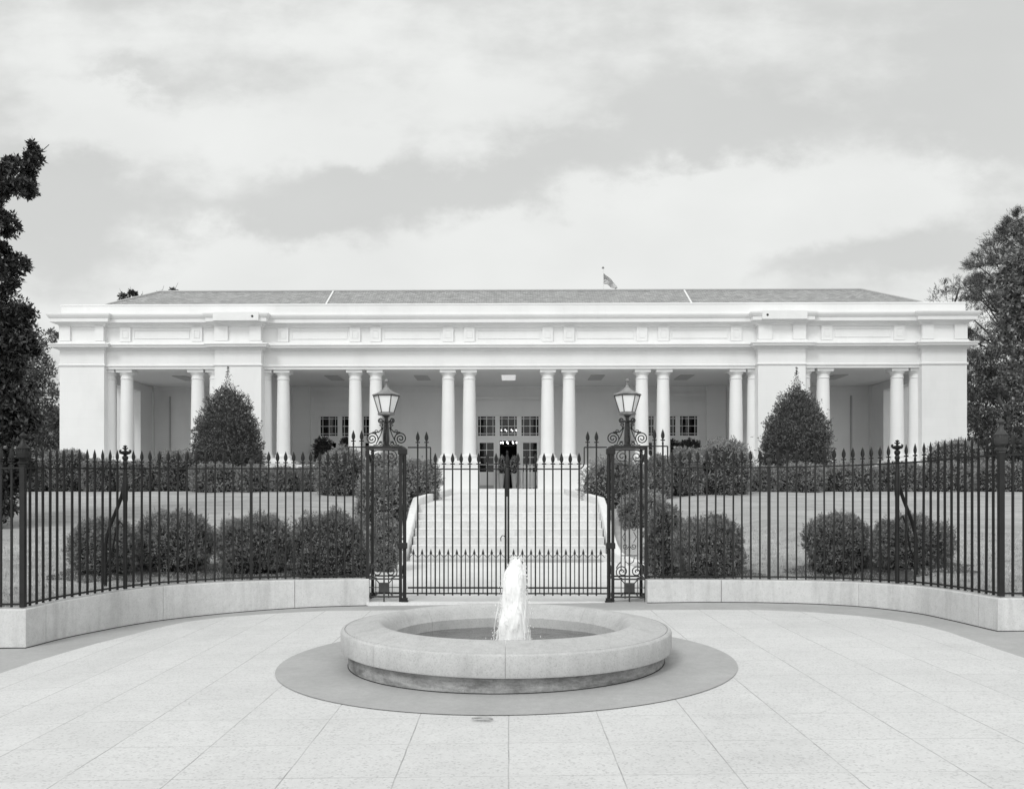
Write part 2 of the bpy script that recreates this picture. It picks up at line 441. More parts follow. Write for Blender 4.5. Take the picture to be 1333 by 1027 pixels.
# grey ring under the fountain
FX, FY = X(658.5, 8.78), 8.78
mb = MB(); vs = [(FX, FY, gz(FX, FY)+.013)]; n = 96
for r in (1.4, 2.225):
    for k in range(n):
        a = 2*math.pi*k/n; x, y = FX+r*math.cos(a), FY+r*math.sin(a); vs.append((x, y, gz(x, y)+.013))
fs = [(0, 1+k, 1+(k+1) % n) for k in range(n)]+[(1+k, 1+n+k, 1+n+(k+1) % n, 1+(k+1) % n) for k in range(n)]
o = mb.add(vs, fs).build('fountain_surround_paving', 'border'); o['kind'] = 'structure'
# path: gate threshold to the steps, and above the steps
def strip(name, mat, secs, dz=.0):
    vs = []
    for y, w0, w1 in secs:
        for k in range(9): vs.append((w0+(w1-w0)*k/8, y, path_z(y)+dz))
    fs = [(i*9+k, i*9+k+1, (i+1)*9+k+1, (i+1)*9+k) for i in range(len(secs)-1) for k in range(8)]
    o = MB().add(vs, fs).build(name, mat); o['kind'] = 'structure'; return o
th = MB().box(-2.14, 2.14, 13.28, 14.4, -.2, .020).build('gate_threshold', 'floor'); th['kind'] = 'structure'
strip('entrance_path', 'floor', [(14.4, -2.75, 2.75), (16, -2.7, 2.7), (17.6, -2.65, 2.65), (18.86, -2.3, 2.3)], .012)
strip('upper_path', 'floor', [(20.64, -2.1, 2.1), (26, -2.1, 2.1), (33, -2.1, 2.1)], 0)

# ------------------------------------------------------------------ steps and cheek walls
st = empty('entrance_steps', (0, 18.84, .2), 'seven broad pale concrete steps rising behind the iron gate', 'steps')
for k in range(7):
    z1 = .2+.17*(k+1); y0 = 18.84+.3*k
    MB().box(-2.1, 2.1, y0+.006, 21.0, z1-.17-.0, z1-.03).build('riser', 'step', st)
    MB().box(-2.1, 2.1, y0, min(y0+.34, 21.0) if k < 6 else 20.68, z1-.03+.001, z1).build('tread', 'floor', st, bevel=.008)
def cheek(sg, label):
    top = [(2.10, 33.5, 1.86), (2.10, 26, 1.70), (2.10, 20.9, 1.567), (2.11, 20.35, 1.37), (2.12, 19.9, 1.12), (2.14, 19.4, .82), (2.18, 19.0, .58), (2.25, 18.7, .42), (2.42, 18.3, .33), (2.66, 17.95, .27), (2.78, 17.0, .22), (2.80, 14.6, .16)]
    vs = []; w = .17
    for i, (x, y, z) in enumerate(top):
        a = top[max(i-1, 0)]; b = top[min(i+1, len(top)-1)]
        d = Vector((b[0]-a[0], b[1]-a[1])).normalized(); nn = Vector((-d.y, d.x))
        if nn.x < 0: nn = -nn
        zb = min(path_z(y), .1)-.4 if y < 20.9 else .9
        for (q, zz) in ((0, zb), (0, z-.02), (.02, z), (w-.02, z), (w, z-.02), (w, zb)):
            vs.append((sg*(x+nn.x*q), y+nn.y*q, zz))
    fs = [(i*6+k, i*6+k+1, (i+1)*6+k+1, (i+1)*6+k) for i in range(len(top)-1) for k in range(5)]
    fs += [tuple(range(6)), tuple((len(top)-1)*6+k for k in range(5, -1, -1))]
    o = MB().add(vs, fs).build('cheek_wall', 'floor', None, smooth=40)
    tag(o, label, 'low wall', 'curved walls beside the steps')
cheek(-1, 'low curved white wall edging the left side of the steps')
cheek(1, 'low curved white wall edging the right side of the steps')

# ------------------------------------------------------------------ low walls under the fence
def wall_profile(z0, z1): return None
def low_wall(C, outer_dir, label, joints_px, far_x):
    root = empty('low_wall', (C[0].x, C[0].y, 0), label, 'wall', 'concrete walls carrying the fence')
    pts = [Vector(p) for p in C]
    s = arc(pts); L = s[-1]
    # outward (towards the fountain) offset of the front face
    c0 = Vector((0, 8.8, 0))
    def section(p, ang):
        nn = Vector((math.sin(ang), -math.cos(ang), 0))
        if nn.dot(c0-p) < 0: nn = -nn
        return nn
    js = []
    for px in joints_px:
        best = min(range(len(pts)), key=lambda i: abs(PX0+F*(pts[i].x*CT+pts[i].y*ST)/Zc(pts[i].x, pts[i].y)-px)); js.append(s[best])
    js = [0]+sorted(js)+[L]
    corner_p, corner_ang = at_arc(pts, s, L); 
    for a, b in zip(js[:-1], js[1:]):
        n = max(2, int((b-a)/.12)); a2 = a+.004; b2 = b-(.004 if b < L else -0)
        vs = []
        for i in range(n+1):
            d = a2+(b2-a2)*i/n; p, ang = at_arc(pts, s, d); nn = section(p, ang)
            zt = p.z-.012
            f = .10; bk = -.16
            if b == L and i == n:       # mitre into the return that runs along the pavement
                vx = outer_dir
                m = (nn+Vector((0, -1, 0))); m = m/ m.dot(nn) 
                nn2 = m
            else: nn2 = nn
            for (q, zz) in ((f, -.5), (f, zt-.012), (f-.012, zt), (bk, zt), (bk, -.5)):
                r = p+nn2*q; vs.append((r.x, r.y, zz))
        fs = [(i*5+k, i*5+k+1, (i+1)*5+k+1, (i+1)*5+k) for i in range(n) for k in range(4)]
        if a > 0 or True: fs.append((0, 1, 2, 3, 4))
        if b < L: fs.append(tuple(n*5+k for k in range(4, -1, -1)))
        MB().add(vs, fs).build('wall_block', 'kerb', root, smooth=30)
        last = vs[-5:]
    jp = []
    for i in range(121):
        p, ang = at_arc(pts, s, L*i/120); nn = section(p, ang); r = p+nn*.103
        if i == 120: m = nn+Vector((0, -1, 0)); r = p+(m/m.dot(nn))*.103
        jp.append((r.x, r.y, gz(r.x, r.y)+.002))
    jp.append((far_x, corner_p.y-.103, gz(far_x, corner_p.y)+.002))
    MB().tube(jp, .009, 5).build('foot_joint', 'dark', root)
    vs = list(last); e = Vector((far_x, corner_p.y, corner_p.z))
    for (q, zz) in ((.10, -.5), (.10, e.z-.024), (.088, e.z-.012), (-.16, e.z-.012), (-.16, -.5)): vs.append((e.x, e.y-q, zz))
    fs = [(k, k+1, 5+k+1, 5+k) for k in range(4)]+[(9, 8, 7, 6, 5)]
    MB().add(vs, fs).build('wall_block', 'kerb', root, smooth=30)
low_wall(CL, -1, 'low curved concrete wall under the iron fence left of the gate', [384, 209, 51], -12)
low_wall(CR, 1, 'low curved concrete wall under the iron fence right of the gate', [936, 1121, 1282], 12)

# ------------------------------------------------------------------ iron pickets, posts, fences
def spear(mb, z, s=1.0):
    """collar and flat spearhead standing on a bar end at height z"""
    mb.lathe([(.006, 0), (.017, .004), (.017, .012), (.010, .018), (.010, .036), (.026, .042), (.028, .048), (.012, .056), (.012, .062)], (0, 0, z-.002), 8)
    for sx in (-1, 1): mb.lathe([(.0, -.011), (.011, -.005), (.012, .004), (.0, .012)], (sx*.024, 0, z+.046), 6)
    zz = z+.060
    vs = [(0, 0, zz+.155*s)]; 
    rows = [(.010, .0), (.022, .022), (.029, .05), (.026, .08), (.014, .118)]
    fs = []; base = 0
    V = []
    for w, h in rows:
        V += [(-w, 0, zz+h*s), (0, -.011, zz+h*s), (w, 0, zz+h*s), (0, .011, zz+h*s)]
    for i in range(len(rows)-1):
        for k in range(4): fs.append((i*4+k, i*4+(k+1) % 4, (i+1)*4+(k+1) % 4, (i+1)*4+k))
    V.append((0, 0, zz+.155*s)); t = len(V)-1
    for k in range(4): fs.append(((len(rows)-1)*4+k, (len(rows)-1)*4+(k+1) % 4, t))
    fs.append((3, 2, 1, 0)); mb.add(V, fs)
def picket_mesh(h, z0=0., w=.023):
    mb = MB(); mb.box(-w/2, w/2, -w/2, w/2, z0, h)
    spear(mb, h)
    return mb
FH = 1.655         # fence rail height over the wall
def post_small(p, kind, ang, root):
    mb = MB()
    if kind == 'corner':
        w = .031
        mb.box(-w, w, -w, w, 0, FH+.02)
        o = mb.build('post', 'iron', root, bevel=.006); o.location = p; o.rotation_euler = (0, 0, ang)
        f = MB(); f.box(-.045, .045, -.045, .045, 0, .03)
        f.lathe([(.03, .02), (.075, .035), (.08, .055), (.045, .075), (.05, .095), (.085, .12), (.092, .16), (.092, .215), (.086, .235), (.095, .24), (.095, .255), (.075, .27), (.045, .31), (.028, .35), (.02, .38), (.022, .39), (.045, .405), (.052, .425), (.035, .445), (.012, .468), (0, .475)], (0, 0, 0), 20)
        for k in range(16):
            a = 2*math.pi*k/16; f.cbox((.09*math.cos(a), .09*math.sin(a), .222), .014, .014, .03)
        f.xf(Matrix.Diagonal((.80, .80, .86, 1))); q = f.build('finial', 'iron2' if p.x > 0 else 'iron', o, smooth=40); q.matrix_parent_inverse = Matrix(); q.location = (0, 0, FH+.02)  # right finial in lighter iron: highlights put into its colour
    elif kind == 'ornate':
        w = .028
        mb.lathe([(w, 0), (w, FH*.72), (w*1.25, FH*.74), (w*1.25, FH*.92), (w*.9, FH*.94), (w*.9, FH)], (0, 0, 0), 10)
        o = mb.build('post', 'iron', root, smooth=35); o.location = p; o.rotation_euler = (0, 0, ang)
        f = MB()
        f.lathe([(.028, 0), (.04, .008), (.024, .02), (.026, .05), (.036, .07), (.030, .10), (.022, .108), (.036, .128), (.042, .150), (.034, .172), (.018, .182), (.03, .19), (.058, .206), (.066, .226), (.055, .24), (.02, .244), (.014, .26), (.020, .27), (.02, .28), (.012, .29), (.022, .302), (.018, .315), (0, .325)], (0, 0, 0), 14)
        for k in range(6):
            a = 2*math.pi*k/6
            f.tube([(.05*math.cos(a), .05*math.sin(a), .205), (.074*math.cos(a), .074*math.sin(a), .225), (.076*math.cos(a), .076*math.sin(a), .25), (.062*math.cos(a), .062*math.sin(a), .256)], [.012, .012, .012, .008], 5)
            f.tube([(.012*math.cos(a), .012*math.sin(a), .268), (.036*math.cos(a), .036*math.sin(a), .284)], [.008, .009], 4)
            f.tube([(.008*math.cos(a), .008*math.sin(a), .295), (.026*math.cos(a), .026*math.sin(a), .312)], [.006, .007], 4)
        for sx in (-1, 1): f.tube([(sx*.02, 0, .02), (sx*.05, 0, .0), (sx*.075, 0, .015), (sx*.07, 0, .03)], .009, 5)
        q = f.build('finial', 'iron', o, smooth=50); q.matrix_parent_inverse = Matrix(); q.location = (0, 0, FH)
    else:
        w = .017
        mb.box(-w*1.3, w*1.3, -w, w, 0, FH)
        o = mb.build('post', 'iron', root); o.location = p; o.rotation_euler = (0, 0, ang)
        f = MB(); f.lathe([(.02, 0), (.045, .008), (.025, .02), (.022, .06), (.04, .085), (.045, .105), (.03, .13), (.018, .145), (.02, .165), (.055, .178), (.075, .190), (.078, .204), (.03, .206), (0, .208)], (0, 0, 0), 14)
        q = f.build('finial', 'iron2', o, smooth=45); q.matrix_parent_inverse = Matrix(); q.location = (0, 0, FH)
    o.matrix_parent_inverse = root.matrix_basis.inverted()
    return o
def fence(C, label, posts_px, far_x, side):
    root = empty('iron_fence', (C[0].x, C[0].y, C[0].z), label, 'fence', 'black iron fences on the low walls')
    s = arc(C)
    def s_of(px): 
        i = min(range(len(C)), key=lambda i: abs(PX0+F*(C[i].x*CT+C[i].y*ST)/Zc(C[i].x, C[i].y)-px)); return s[i]
    ps = [s_of(px) for px in posts_px]          # from gate outwards; last is the corner = end
    ps[-1] = s[-1]
    sp = ps[0]/14.0
    stops = [0.0]+ps
    proto = picket_mesh(FH+.045, .0).build('picket', 'iron', root, smooth=30)
    proto_t = picket_mesh(FH+.045+.325, .0).build('picket', 'iron', root, smooth=30)
    used = [False, False]
    def put(pr, p, ang, idx):
        if not used[idx]: o = pr; used[idx] = True
        else: o = cp(pr, root)
        o.location = p; o.rotation_euler = (random.uniform(-.004, .004), random.uniform(-.004, .004), ang)
        o.matrix_parent_inverse = root.matrix_basis.inverted()
    for a, b in zip(stops[:-1], stops[1:]):
        for k in range(1, 14):
            d = a+(b-a)*k/14; p, ang = at_arc(C, s, d)
            if a == 0 and k <= 2: put(proto_t, p, ang, 1)
            else: put(proto, p, ang, 0)
    for px_s, kind in zip(ps, ('plain', 'ornate', 'corner')):
        p, ang = at_arc(C, s, px_s)
        if kind == 'corner': ang = 0
        post = post_small(p, kind, ang, root)
        if kind == 'ornate':
            # curved stay behind the fence
            nn = Vector((math.sin(ang), -math.cos(ang), 0))
            if nn.dot(Vector((0, 8.8, 0))-p) > 0: nn = -nn
            pr = []
            for k in range(13):
                t = k/12
                off = .03+.42*math.sin(t*math.pi/2)**1.1; z = FH*.88-(FH*.88+.05)*t**1.05
                off = .03 + .40*smooth01(0, .62, t)
                pr.append(p+nn*off+Vector((0, 0, z)))
            b_ = MB().tube(pr, .026, 6)
            b_.tube([p+Vector((0, 0, .18)), p+nn*.43+Vector((0, 0, .2))], .009, 5)
            b_.tube([p+nn*.02+Vector((0, 0, .85)), p+nn*.12+Vector((0, 0, .93)), p+nn*.2+Vector((0, 0, .8)), p+nn*.3+Vector((0, 0, .45)), p+nn*.42+Vector((0, 0, .3))], .013, 6)
            b_.build('brace', 'iron', root, smooth=50)
    # rails (raised over the last two pickets beside the gate)
    def rail(z, w, h, d0, pts_extra, name):
        mb = MB(); path = []
        n = int((s[-1]-d0)/.1)
        for i in range(n+1):
            p, _ = at_arc(C, s, d0+(s[-1]-d0)*i/n); path.append((p.x, p.y, p.z+z))
        path.append((far_x, C[-1].y, C[-1].z+z))
        vs = []
        for i, q in enumerate(path):
            a = Vector(path[max(i-1, 0)]); b = Vector(path[min(i+1, len(path)-1)]); d = (b-a); d.z = 0; d.normalize()
            nn = Vector((d.y, -d.x, 0))
            for o_, zz in ((-w/2, -h/2), (w/2, -h/2), (w/2, h/2), (-w/2, h/2)): vs.append((q[0]+nn.x*o_, q[1]+nn.y*o_, q[2]+zz))
        fs = [(i*4+k, i*4+(k+1) % 4, (i+1)*4+(k+1) % 4, (i+1)*4+k) for i in range(len(path)-1) for k in range(4)]+[(3, 2, 1, 0)]
        mb.add(vs, fs)
        for e_ in pts_extra: mb.tube(e_, .013, 4)
        return mb.build(name, 'iron', root)
    p0, _ = at_arc(C, s, 0); p1, _ = at_arc(C, s, sp*2.5); p2, _ = at_arc(C, s, sp*2.62); p3, _ = at_arc(C, s, sp*2.95); p4, _ = at_arc(C, s, sp*3.3)
    up = FH+.325
    extra = [[p0+Vector((0, 0, up)), p1+Vector((0, 0, up))], [p1+Vector((0, 0, up)), p1+Vector((0, 0, FH+.10)), p2+Vector((0, 0, FH+.05)), p3+Vector((0, 0, FH+.012)), p4+Vector((0, 0, FH))]]
    rail(FH, .034, .020, sp*3.2, extra, 'top_rail')
    rail(.035, .034, .020, 0, [], 'bottom_rail')
    # straight return along the pavement
    cpnt = C[-1]; k = 1; spx = .128
    while abs(k*spx) < 1.9:
        x = cpnt.x+side*(k*spx+.01); o = cp(proto, root, (x, cpnt.y, cpnt.z)); o.matrix_parent_inverse = root.matrix_basis.inverted(); k += 1
    return root
fence(CL, 'black spear-topped iron fence curving away left of the gate', [327, 163, 30], -12, -1)
fence(CR, 'black spear-topped iron fence curving away right of the gate', [1001, 1168, 1303], 12, 1)

# ------------------------------------------------------------------ gate pillars (openwork iron cages)
def spiral(cx, cz, r0, turns, a0, dirn, r1=.008, n=None, y=0):
    n = n or int(16*turns); pts = []
    for i in range(n+1):
        t = i/n; r = r0*(1-t)+r1*t; a = a0+dirn*2*math.pi*turns*t
        pts.append((cx+r*math.cos(a), y, cz+r*math.sin(a)))
    return pts
GW = .50
def panel(mb, y=0, full=True):
    """openwork of one face of the cage, in the x-z plane, centre x=0"""
    b = .0105
    W = GW/2-.02
    mb.box(-W, W, y-.012, y+.012, 2.325, 2.345)                 # top bar
    mb.box(-W, W, y-.010, y+.010, .355, .378)
    mb.box(-W, W, y-.010, y+.010, .085, .110)
    if not full:
        for s in (-1, 1):
            mb.tube(spiral(s*.108, 2.205, .095, 2.1, R(90), -s, .012, y=y), b, 5); mb.tube(spiral(s*.108, .475, .098, 2.3, R(-90), s, .012, y=y), b, 5)
        mb.tube(spiral(0, 1.44, .06, 1.2, 0, 1, .02, y=y), b*.8, 4)
        return
    mb.box(-.011, .011, y-.011, y+.011, .0, 2.31)              # middle bar
    for s in (-1, 1):
        mb.tube([(s*.125, y, .48), (s*.125, y, 2.09)], b, 4)
        pts = spiral(s*.110, 2.215, .095, 1.75, R(90 if s > 0 else 90), -s, .012, y=y)
        mb.tube(pts, b*.8, 5)
        mb.tube([(s*.108, y, 2.12), (s*.15, y, 2.10), (s*.125, y, 2.06)], b, 4)
        pts = spiral(s*.110, .48, .100, 1.9, R(-90), s, .012, y=y)
        mb.tube(pts, b*.9, 5)
        mb.tube([(s*.2, y, .53), (s*.165, y, .59), (s*.125, y, .63)], b, 4)
        for zc_, dr in ((1.86, 1), (1.67, -1), (1.33, 1), (1.13, -1), (.86, 1)):
            mb.tube(spiral(s*.062, zc_, .045, 1.4, R(180 if s > 0 else 0), dr*s, .012, y=y), b*.75, 4)
        mb.tube([(s*.062, y, 1.81), (s*.1, y, 1.74), (s*.062, y, 1.71)], b*.7, 4)
        mb.tube([(s*.015, y, 1.93), (s*.05, y, 1.98), (s*.06, y, 2.02)], b*.7, 4)
        mb.tube([(s*.062, y, 1.08), (s*.105, y, 1.0), (s*.062, y, .92)], b*.7, 4)
        mb.tube([(s*.075, y, .70), (s*.06, y, .63), (0, y, .59)], b*.8, 4)
    mb.box(-.125, .125, y-.006, y+.006, 2.0, 2.014)
    mb.box(-.125, .125, y-.006, y+.006, .715, .729)
    mb.box(-.125, .125, y-.006, y+.006, 1.44, 1.45)
    mb.box(-.078, .078, y-.018, y+.018, .165, .310)            # square boss
    for sx in (-1, 1):
        for sz in (-1, 1): mb.tube([(sx*.07, y, .2375+sz*.06), (sx*.125, y, .2375+sz*.125)], b, 4)
        mb.tube([(sx*.07, y, .2375), (sx*W, y, .2375)], b*.8, 4)
        mb.tube([(sx*.125, y, .37), (sx*.125, y, .1)], b*.8, 4)
    # leaf ornament
    for a in range(0, 360, 45):
        aa = R(a); mb.tube([(0, y-.01, 1.44), (.028*math.cos(aa), y-.02, 1.44+.03*math.sin(aa)), (.052*math.cos(aa), y-.006, 1.44+.06*math.sin(aa))], [.012, .014, .003], 5)
def pillar(cx, cy, side, label):
    root = empty('gate_pillar', (cx, cy, 0), label, 'pillar', 'openwork iron gate pillars')
    z0 = gz(cx, cy)*0-.02
    h = GW/2
    for sx in (-1, 1):
        for sy in (-1, 1):
            MB().box(cx+sx*h-.022, cx+sx*h+.022, cy+sy*h-.022, cy+sy*h+.022, z0, 2.355).build('corner_post', 'iron', root, bevel=.004)
    for k, (ang, dx, dy) in enumerate(((0, 0, -h), (0, 0, h), (90, -h, 0), (90, h, 0))):
        mb = MB()
        if k == 1: mb.box(-.22, .22, -.01, .01, 2.33, 2.345); mb.box(-.22, .22, -.01, .01, .355, .378); mb.box(-.22, .22, -.01, .01, .085, .11); mb.box(-.008, .008, -.008, .008, 0, 2.33)
        else: panel(mb, 0, k == 0)
        mb.xf(Matrix.Translation((cx+dx, cy+dy, 0)) @ Matrix.Rotation(R(ang), 4, 'Z'))
        mb.build('scroll_panel', 'iron2' if k == 0 else 'iron', root, smooth=50)
    cpl = MB(); e = h+.022
    cpl.box(cx-e, cx+e, cy-e, cy-e+.04, 2.356, 2.380); cpl.box(cx-e, cx+e, cy+e-.04, cy+e, 2.356, 2.380)
    cpl.box(cx-e, cx-e+.04, cy-e+.0401, cy+e-.0401, 2.356, 2.380); cpl.box(cx+e-.04, cx+e, cy-e+.0401, cy+e-.0401, 2.356, 2.380)
    cpl.box(cx-.05, cx+.05, cy-e+.0402, cy+e-.0402, 2.358, 2.378)
    cpl.build('cap_frame', 'iron', root)
    # hanging post of the gate with clamps and foot
    hx = cx-side*(h+.066)
    MB().tube([(hx, cy-h, z0), (hx, cy-h, 2.33)], .023, 10).build('hinge_post', 'iron', root, smooth=50)
    f = MB(); f.box(hx-.05, hx+.05, cy-h-.05, cy-h+.05, z0, z0+.06); f.box(hx-.04, hx+.04, cy-h-.04, cy-h+.04, z0+.06, z0+.1)
    f.build('post_foot', 'iron', root, bevel=.004)
    for z in (.87, 2.29):
        c = MB().box(min(hx-side*.035, cx-side*(h-.035)), max(hx-side*.035, cx-side*(h-.035)), cy-h-.045, cy-h+.045, z-.045, z+.045)
        c.build('clamp', 'iron', root, bevel=.008)
    return root
GYL, GYR = 13.42, 13.33
pcx = {-1: X(503.6, GYL+.25), 1: X(816.8, GYR+.25)}
PYc = 13.36+.25
pillar(pcx[-1], PYc, -1, 'openwork iron pillar with scrolls at the left of the gate')
pillar(pcx[1], PYc, 1, 'openwork iron pillar with scrolls at the right of the gate')

def lantern(cx, cy, label):
    zb = 2.379
    root = empty('lantern', (cx, cy, zb), label, 'lamp', 'lanterns on the gate pillars')
    st_ = MB()
    st_.lathe([(.075, 0), (.075, .03), (.055, .05), (.05, .06)], (cx, cy, zb), 4, R(45), R(405))
    st_.lathe([(.058, .05), (.062, .12), (.050, .33), (.045, .36), (.06, .375), (.05, .39), (.035, .41), (.04, .45), (.075, .475), (.09, .49)], (cx, cy, zb), 4, R(45), R(405))
    st_.build('stem', 'iron2', root)
    sc = MB()
    for rot in (0, 90):
        for s in (-1, 1):
            m = MB(); b = .0095
            m.tube(spiral(s*.222, .125, .098, 2.1, R(200 if s > 0 else -20), -s, .012), b, 5)      # big volute
            m.tube([(s*.055, 0, .36), (s*.075, 0, .27), (s*.12, 0, .225), (s*.17, 0, .222), (s*.215, 0, .223)], b, 5)
            m.tube(spiral(s*.150, .235, .032, 1.3, R(-90), s, .008), b*.8, 4)
            m.tube([(s*.06, 0, .08), (s*.10, 0, .07), (s*.125, 0, .03), (s*.2, 0, .025)], b, 4)
            m.tube(spiral(s*.085, .05, .035, 1.2, R(90), -s, .008), b*.8, 4)
            m.tube([(s*.05, 0, .30), (s*.09, 0, .18), (s*.16, 0, .04)], b, 4)
            m.tube(spiral(s*.088, .405, .044, 1.7, R(180 if s > 0 else 0), s, .008), b, 5)
            m.tube(spiral(s*.078, .325, .028, 1.3, R(0 if s > 0 else 180), s, .008), b*.8, 4)
            m.xf(Matrix.Translation((cx, cy, zb)) @ Matrix.Rotation(R(rot), 4, 'Z'))
            sc.add(m.v, m.f)
    sc.build('bracket', 'iron', root, smooth=50)
    # six-sided head
    n = 6; a0 = R(30+90-90)
    def ring(r, z, off=0): return [(cx+r*math.cos(R(60*k+0)+off), cy+r*math.sin(R(60*k)+off), zb+z) for k in range(6)]
    zb0, zb1 = .49, .78
    rb, rt = .118, .198
    bs = MB(); bs.lathe([(.05, .475), (.125, .487), (.135, .50), (.135, .515), (.118, .525), (.0, .525)], (cx, cy, zb), 6); bs.build('base', 'bronze', root)
    lo = ring(rb, .522); hi = ring(rt, zb1)
    fr = MB()
    for k in range(6): fr.tube([lo[k], hi[k]], .0095, 4)
    for k in range(6): fr.tube([hi[k], hi[(k+1) % 6]], .011, 4); fr.tube([lo[k], lo[(k+1) % 6]], .009, 4)
    fr.build('frame', 'iron2', root)
    lo2 = ring(rb-.004, .526); hi2 = ring(rt-.004, zb1-.002)
    for k in range(6):
        j = (k+1) % 6
        a, b, c, d = (Vector(q) for q in (lo2[k], lo2[j], hi2[j], hi2[k]))
        nn = (b-a).cross(d-a).normalized()*.003
        MB().add([a, b, c, d, a-nn, b-nn, c-nn, d-nn], [(0, 1, 2, 3), (7, 6, 5, 4), (0, 4, 5, 1), (1, 5, 6, 2), (2, 6, 7, 3), (3, 7, 4, 0)]).build('glass_pane', 'milk', root)
    rf = MB(); rf.lathe([(.0, .785), (.205, .785), (.218, .79), (.222, .80), (.212, .808), (.16, .825), (.10, .855), (.06, .885), (.04, .905), (.034, .92), (.0, .92)], (cx, cy, zb), 6)
    rf.build('roof', 'bronze', root)
    fn = MB(); fn.lathe([(.03, .91), (.034, .922), (.02, .935), (.013, .95), (.02, .965), (.013, .978), (.018, .986), (.030, .998), (.033, 1.012), (.028, 1.028), (.014, 1.04), (0, 1.044)], (cx, cy, zb), 14)
    fn.build('finial', 'bronze', root, smooth=50)
lantern(pcx[-1]+.0, PYc, 'six-sided lantern on the iron pillar left of the gate')
lantern(pcx[1], PYc, 'six-sided lantern on the iron pillar right of the gate')

# ------------------------------------------------------------------ gates
gy = 13.36
gl_px = [543.8, 555.2, 566.6, 578, 589.2, 600.4, 611.7, 623.1, 634.5, 645.8]
gr_px = [674.3, 685.7, 697, 708.3, 719.7, 731, 742.4, 753.8, 765, 776.4]
def gate(pxs, stile_px, hinge_px, label, side):
    hx = X(hinge_px, gy); sx_ = X(stile_px, gy)
    root = empty('gate_leaf', (hx, gy, 0), label, 'gate', 'iron gate leaves')
    xs_ = [X(p, gy) for p in pxs]
    def mk(h, z0, w):
        return picket_mesh(h, z0, w)
    proto = mk(2.06, .117, .022).build('picket', 'iron', root, smooth=30); tall = mk(2.385, .117, .022).build('picket', 'iron', root, smooth=30)
    dog = MB(); dog.box(-.007, .007, -.007, .007, .15, .745)
    dog.add([(-.022, 0, .745), (0, -.008, .745), (.022, 0, .745), (0, .008, .745), (0, 0, .83)], [(0, 1, 4), (1, 2, 4), (2, 3, 4), (3, 0, 4), (3, 2, 1, 0)])
    dogo = dog.build('short_picket', 'iron', root)
    u = [0, 0, 0]
    order = list(zip(xs_, pxs))
    for i, (x, p) in enumerate(order):
        is_tall = (p < 560 or p > 761)
        pr = tall if is_tall else proto; k = 1 if is_tall else 0
        o = pr if not u[k] else cp(pr, root); u[k] = 1
        o.location = (x, gy, 0); o.matrix_parent_inverse = root.matrix_basis.inverted()
    step = xs_[1]-xs_[0]
    ds = [x-step/2 for x in xs_]+[xs_[-1]+step/2]
    for x in ds:
        o = dogo if not u[2] else cp(dogo, root); u[2] = 1
        o.location = (x, gy, 0); o.matrix_parent_inverse = root.matrix_basis.inverted()
    # rails
    a, b = min(hx, sx_), max(hx, sx_)
    MB().box(a, b, gy-.014, gy+.014, .222, .246).build('bottom_rail', 'iron', root)
    mr = MB()
    for x in ds:
        for s in (-1, 1): mr.tube([(x, gy, .745), (x+s*step*.2, gy, .73), (x+s*step*.38, gy, .70), (x+s*step*.5, gy, .695)], .0055, 4)
    mr.build('middle_rail', 'iron', root)
    tp = MB()
    edge = X(560.5, gy) if side < 0 else X(760.5, gy); z1, z2 = 2.355, 2.027
    s = -side
    tp.tube([(hx, gy, z1), (edge, gy, z1)], .0135, 4)
    tp.tube([(edge, gy, z1), (edge, gy, z2+.09), (edge+s*.012, gy, z2+.045), (edge+s*.045, gy, z2+.01), (edge+s*.09, gy, z2)], .0125, 4)
    tp.tube([(edge+s*.08, gy, z2), (sx_, gy, z2)], .0135, 4)
    tp.build('top_rail', 'iron', root)
    MB().box(sx_-.016, sx_+.016, gy-.02, gy+.02, .10, 2.06).build('stile', 'iron', root, bevel=.003)
    if side > 0:
        f = MB(); f.lathe([(.02, 0), (.036, .01), (.022, .03), (.03, .05), (.034, .085), (.034, .12), (.026, .135), (.03, .145), (.018, .17), (.012, .20), (.02, .215), (.016, .235), (0, .25)], (sx_-.018, gy, 2.06), 14)
        f.lathe([(0, -.45), (.03, -.44), (.034, -.02), (.02, 0), (0, .0)], (sx_-.018, gy, 2.06), 10)
        f.build('finial', 'iron', root, smooth=50)
    else:
        MB().tube([(sx_, gy-.02, .98), (sx_-.02, gy-.03, 1.02), (sx_-.05, gy-.035, 1.025), (sx_-.075, gy-.035, .99), (sx_-.07, gy-.035, .94)], .007, 6).build('hook', 'iron', root, smooth=60)
gate(gl_px, 658.2, 531, 'left leaf of the iron gate, with a hook at its edge', -1)
gate(gr_px, 661.8, 790, 'right leaf of the iron gate, with the urn-topped centre post', 1)

# ------------------------------------------------------------------ fountain
ft = empty('fountain', (FX, FY, 0), 'round stone fountain basin with a foaming white jet', 'fountain')
cop = [(1.13, .06), (1.13, .262), (1.145, .285), (1.17, .33), (1.20, .375), (1.235, .400), (1.26, .408), (1.30, .405), (1.56, .352), (1.571, .351), (1.573, .342), (1.579, .342), (1.581, .350), (1.602, .346), (1.613, .336), (1.618, .322), (1.618, .168), (1.612, .154), (1.60, .149), (1.50, .148), (1.50, .06)]
gap = .0009
for k in range(8):
    a0 = R(-90+45*k)+gap; a1 = R(-90+45*(k+1))-gap
    MB().lathe(cop, (FX, FY, 0), 24, a0, a1, closed=True).build('coping_stone', 'stone', ft, smooth=28)
MB().lathe([(1.14, -.2), (1.14, .055), (1.17, .0551), (1.17, .25), (1.498, .30), (1.498, .17), (1.535, .1465), (1.545, .12), (1.545, -.2)], (FX, FY, 0), 128).build('basin_wall', 'drum', ft, smooth=30)
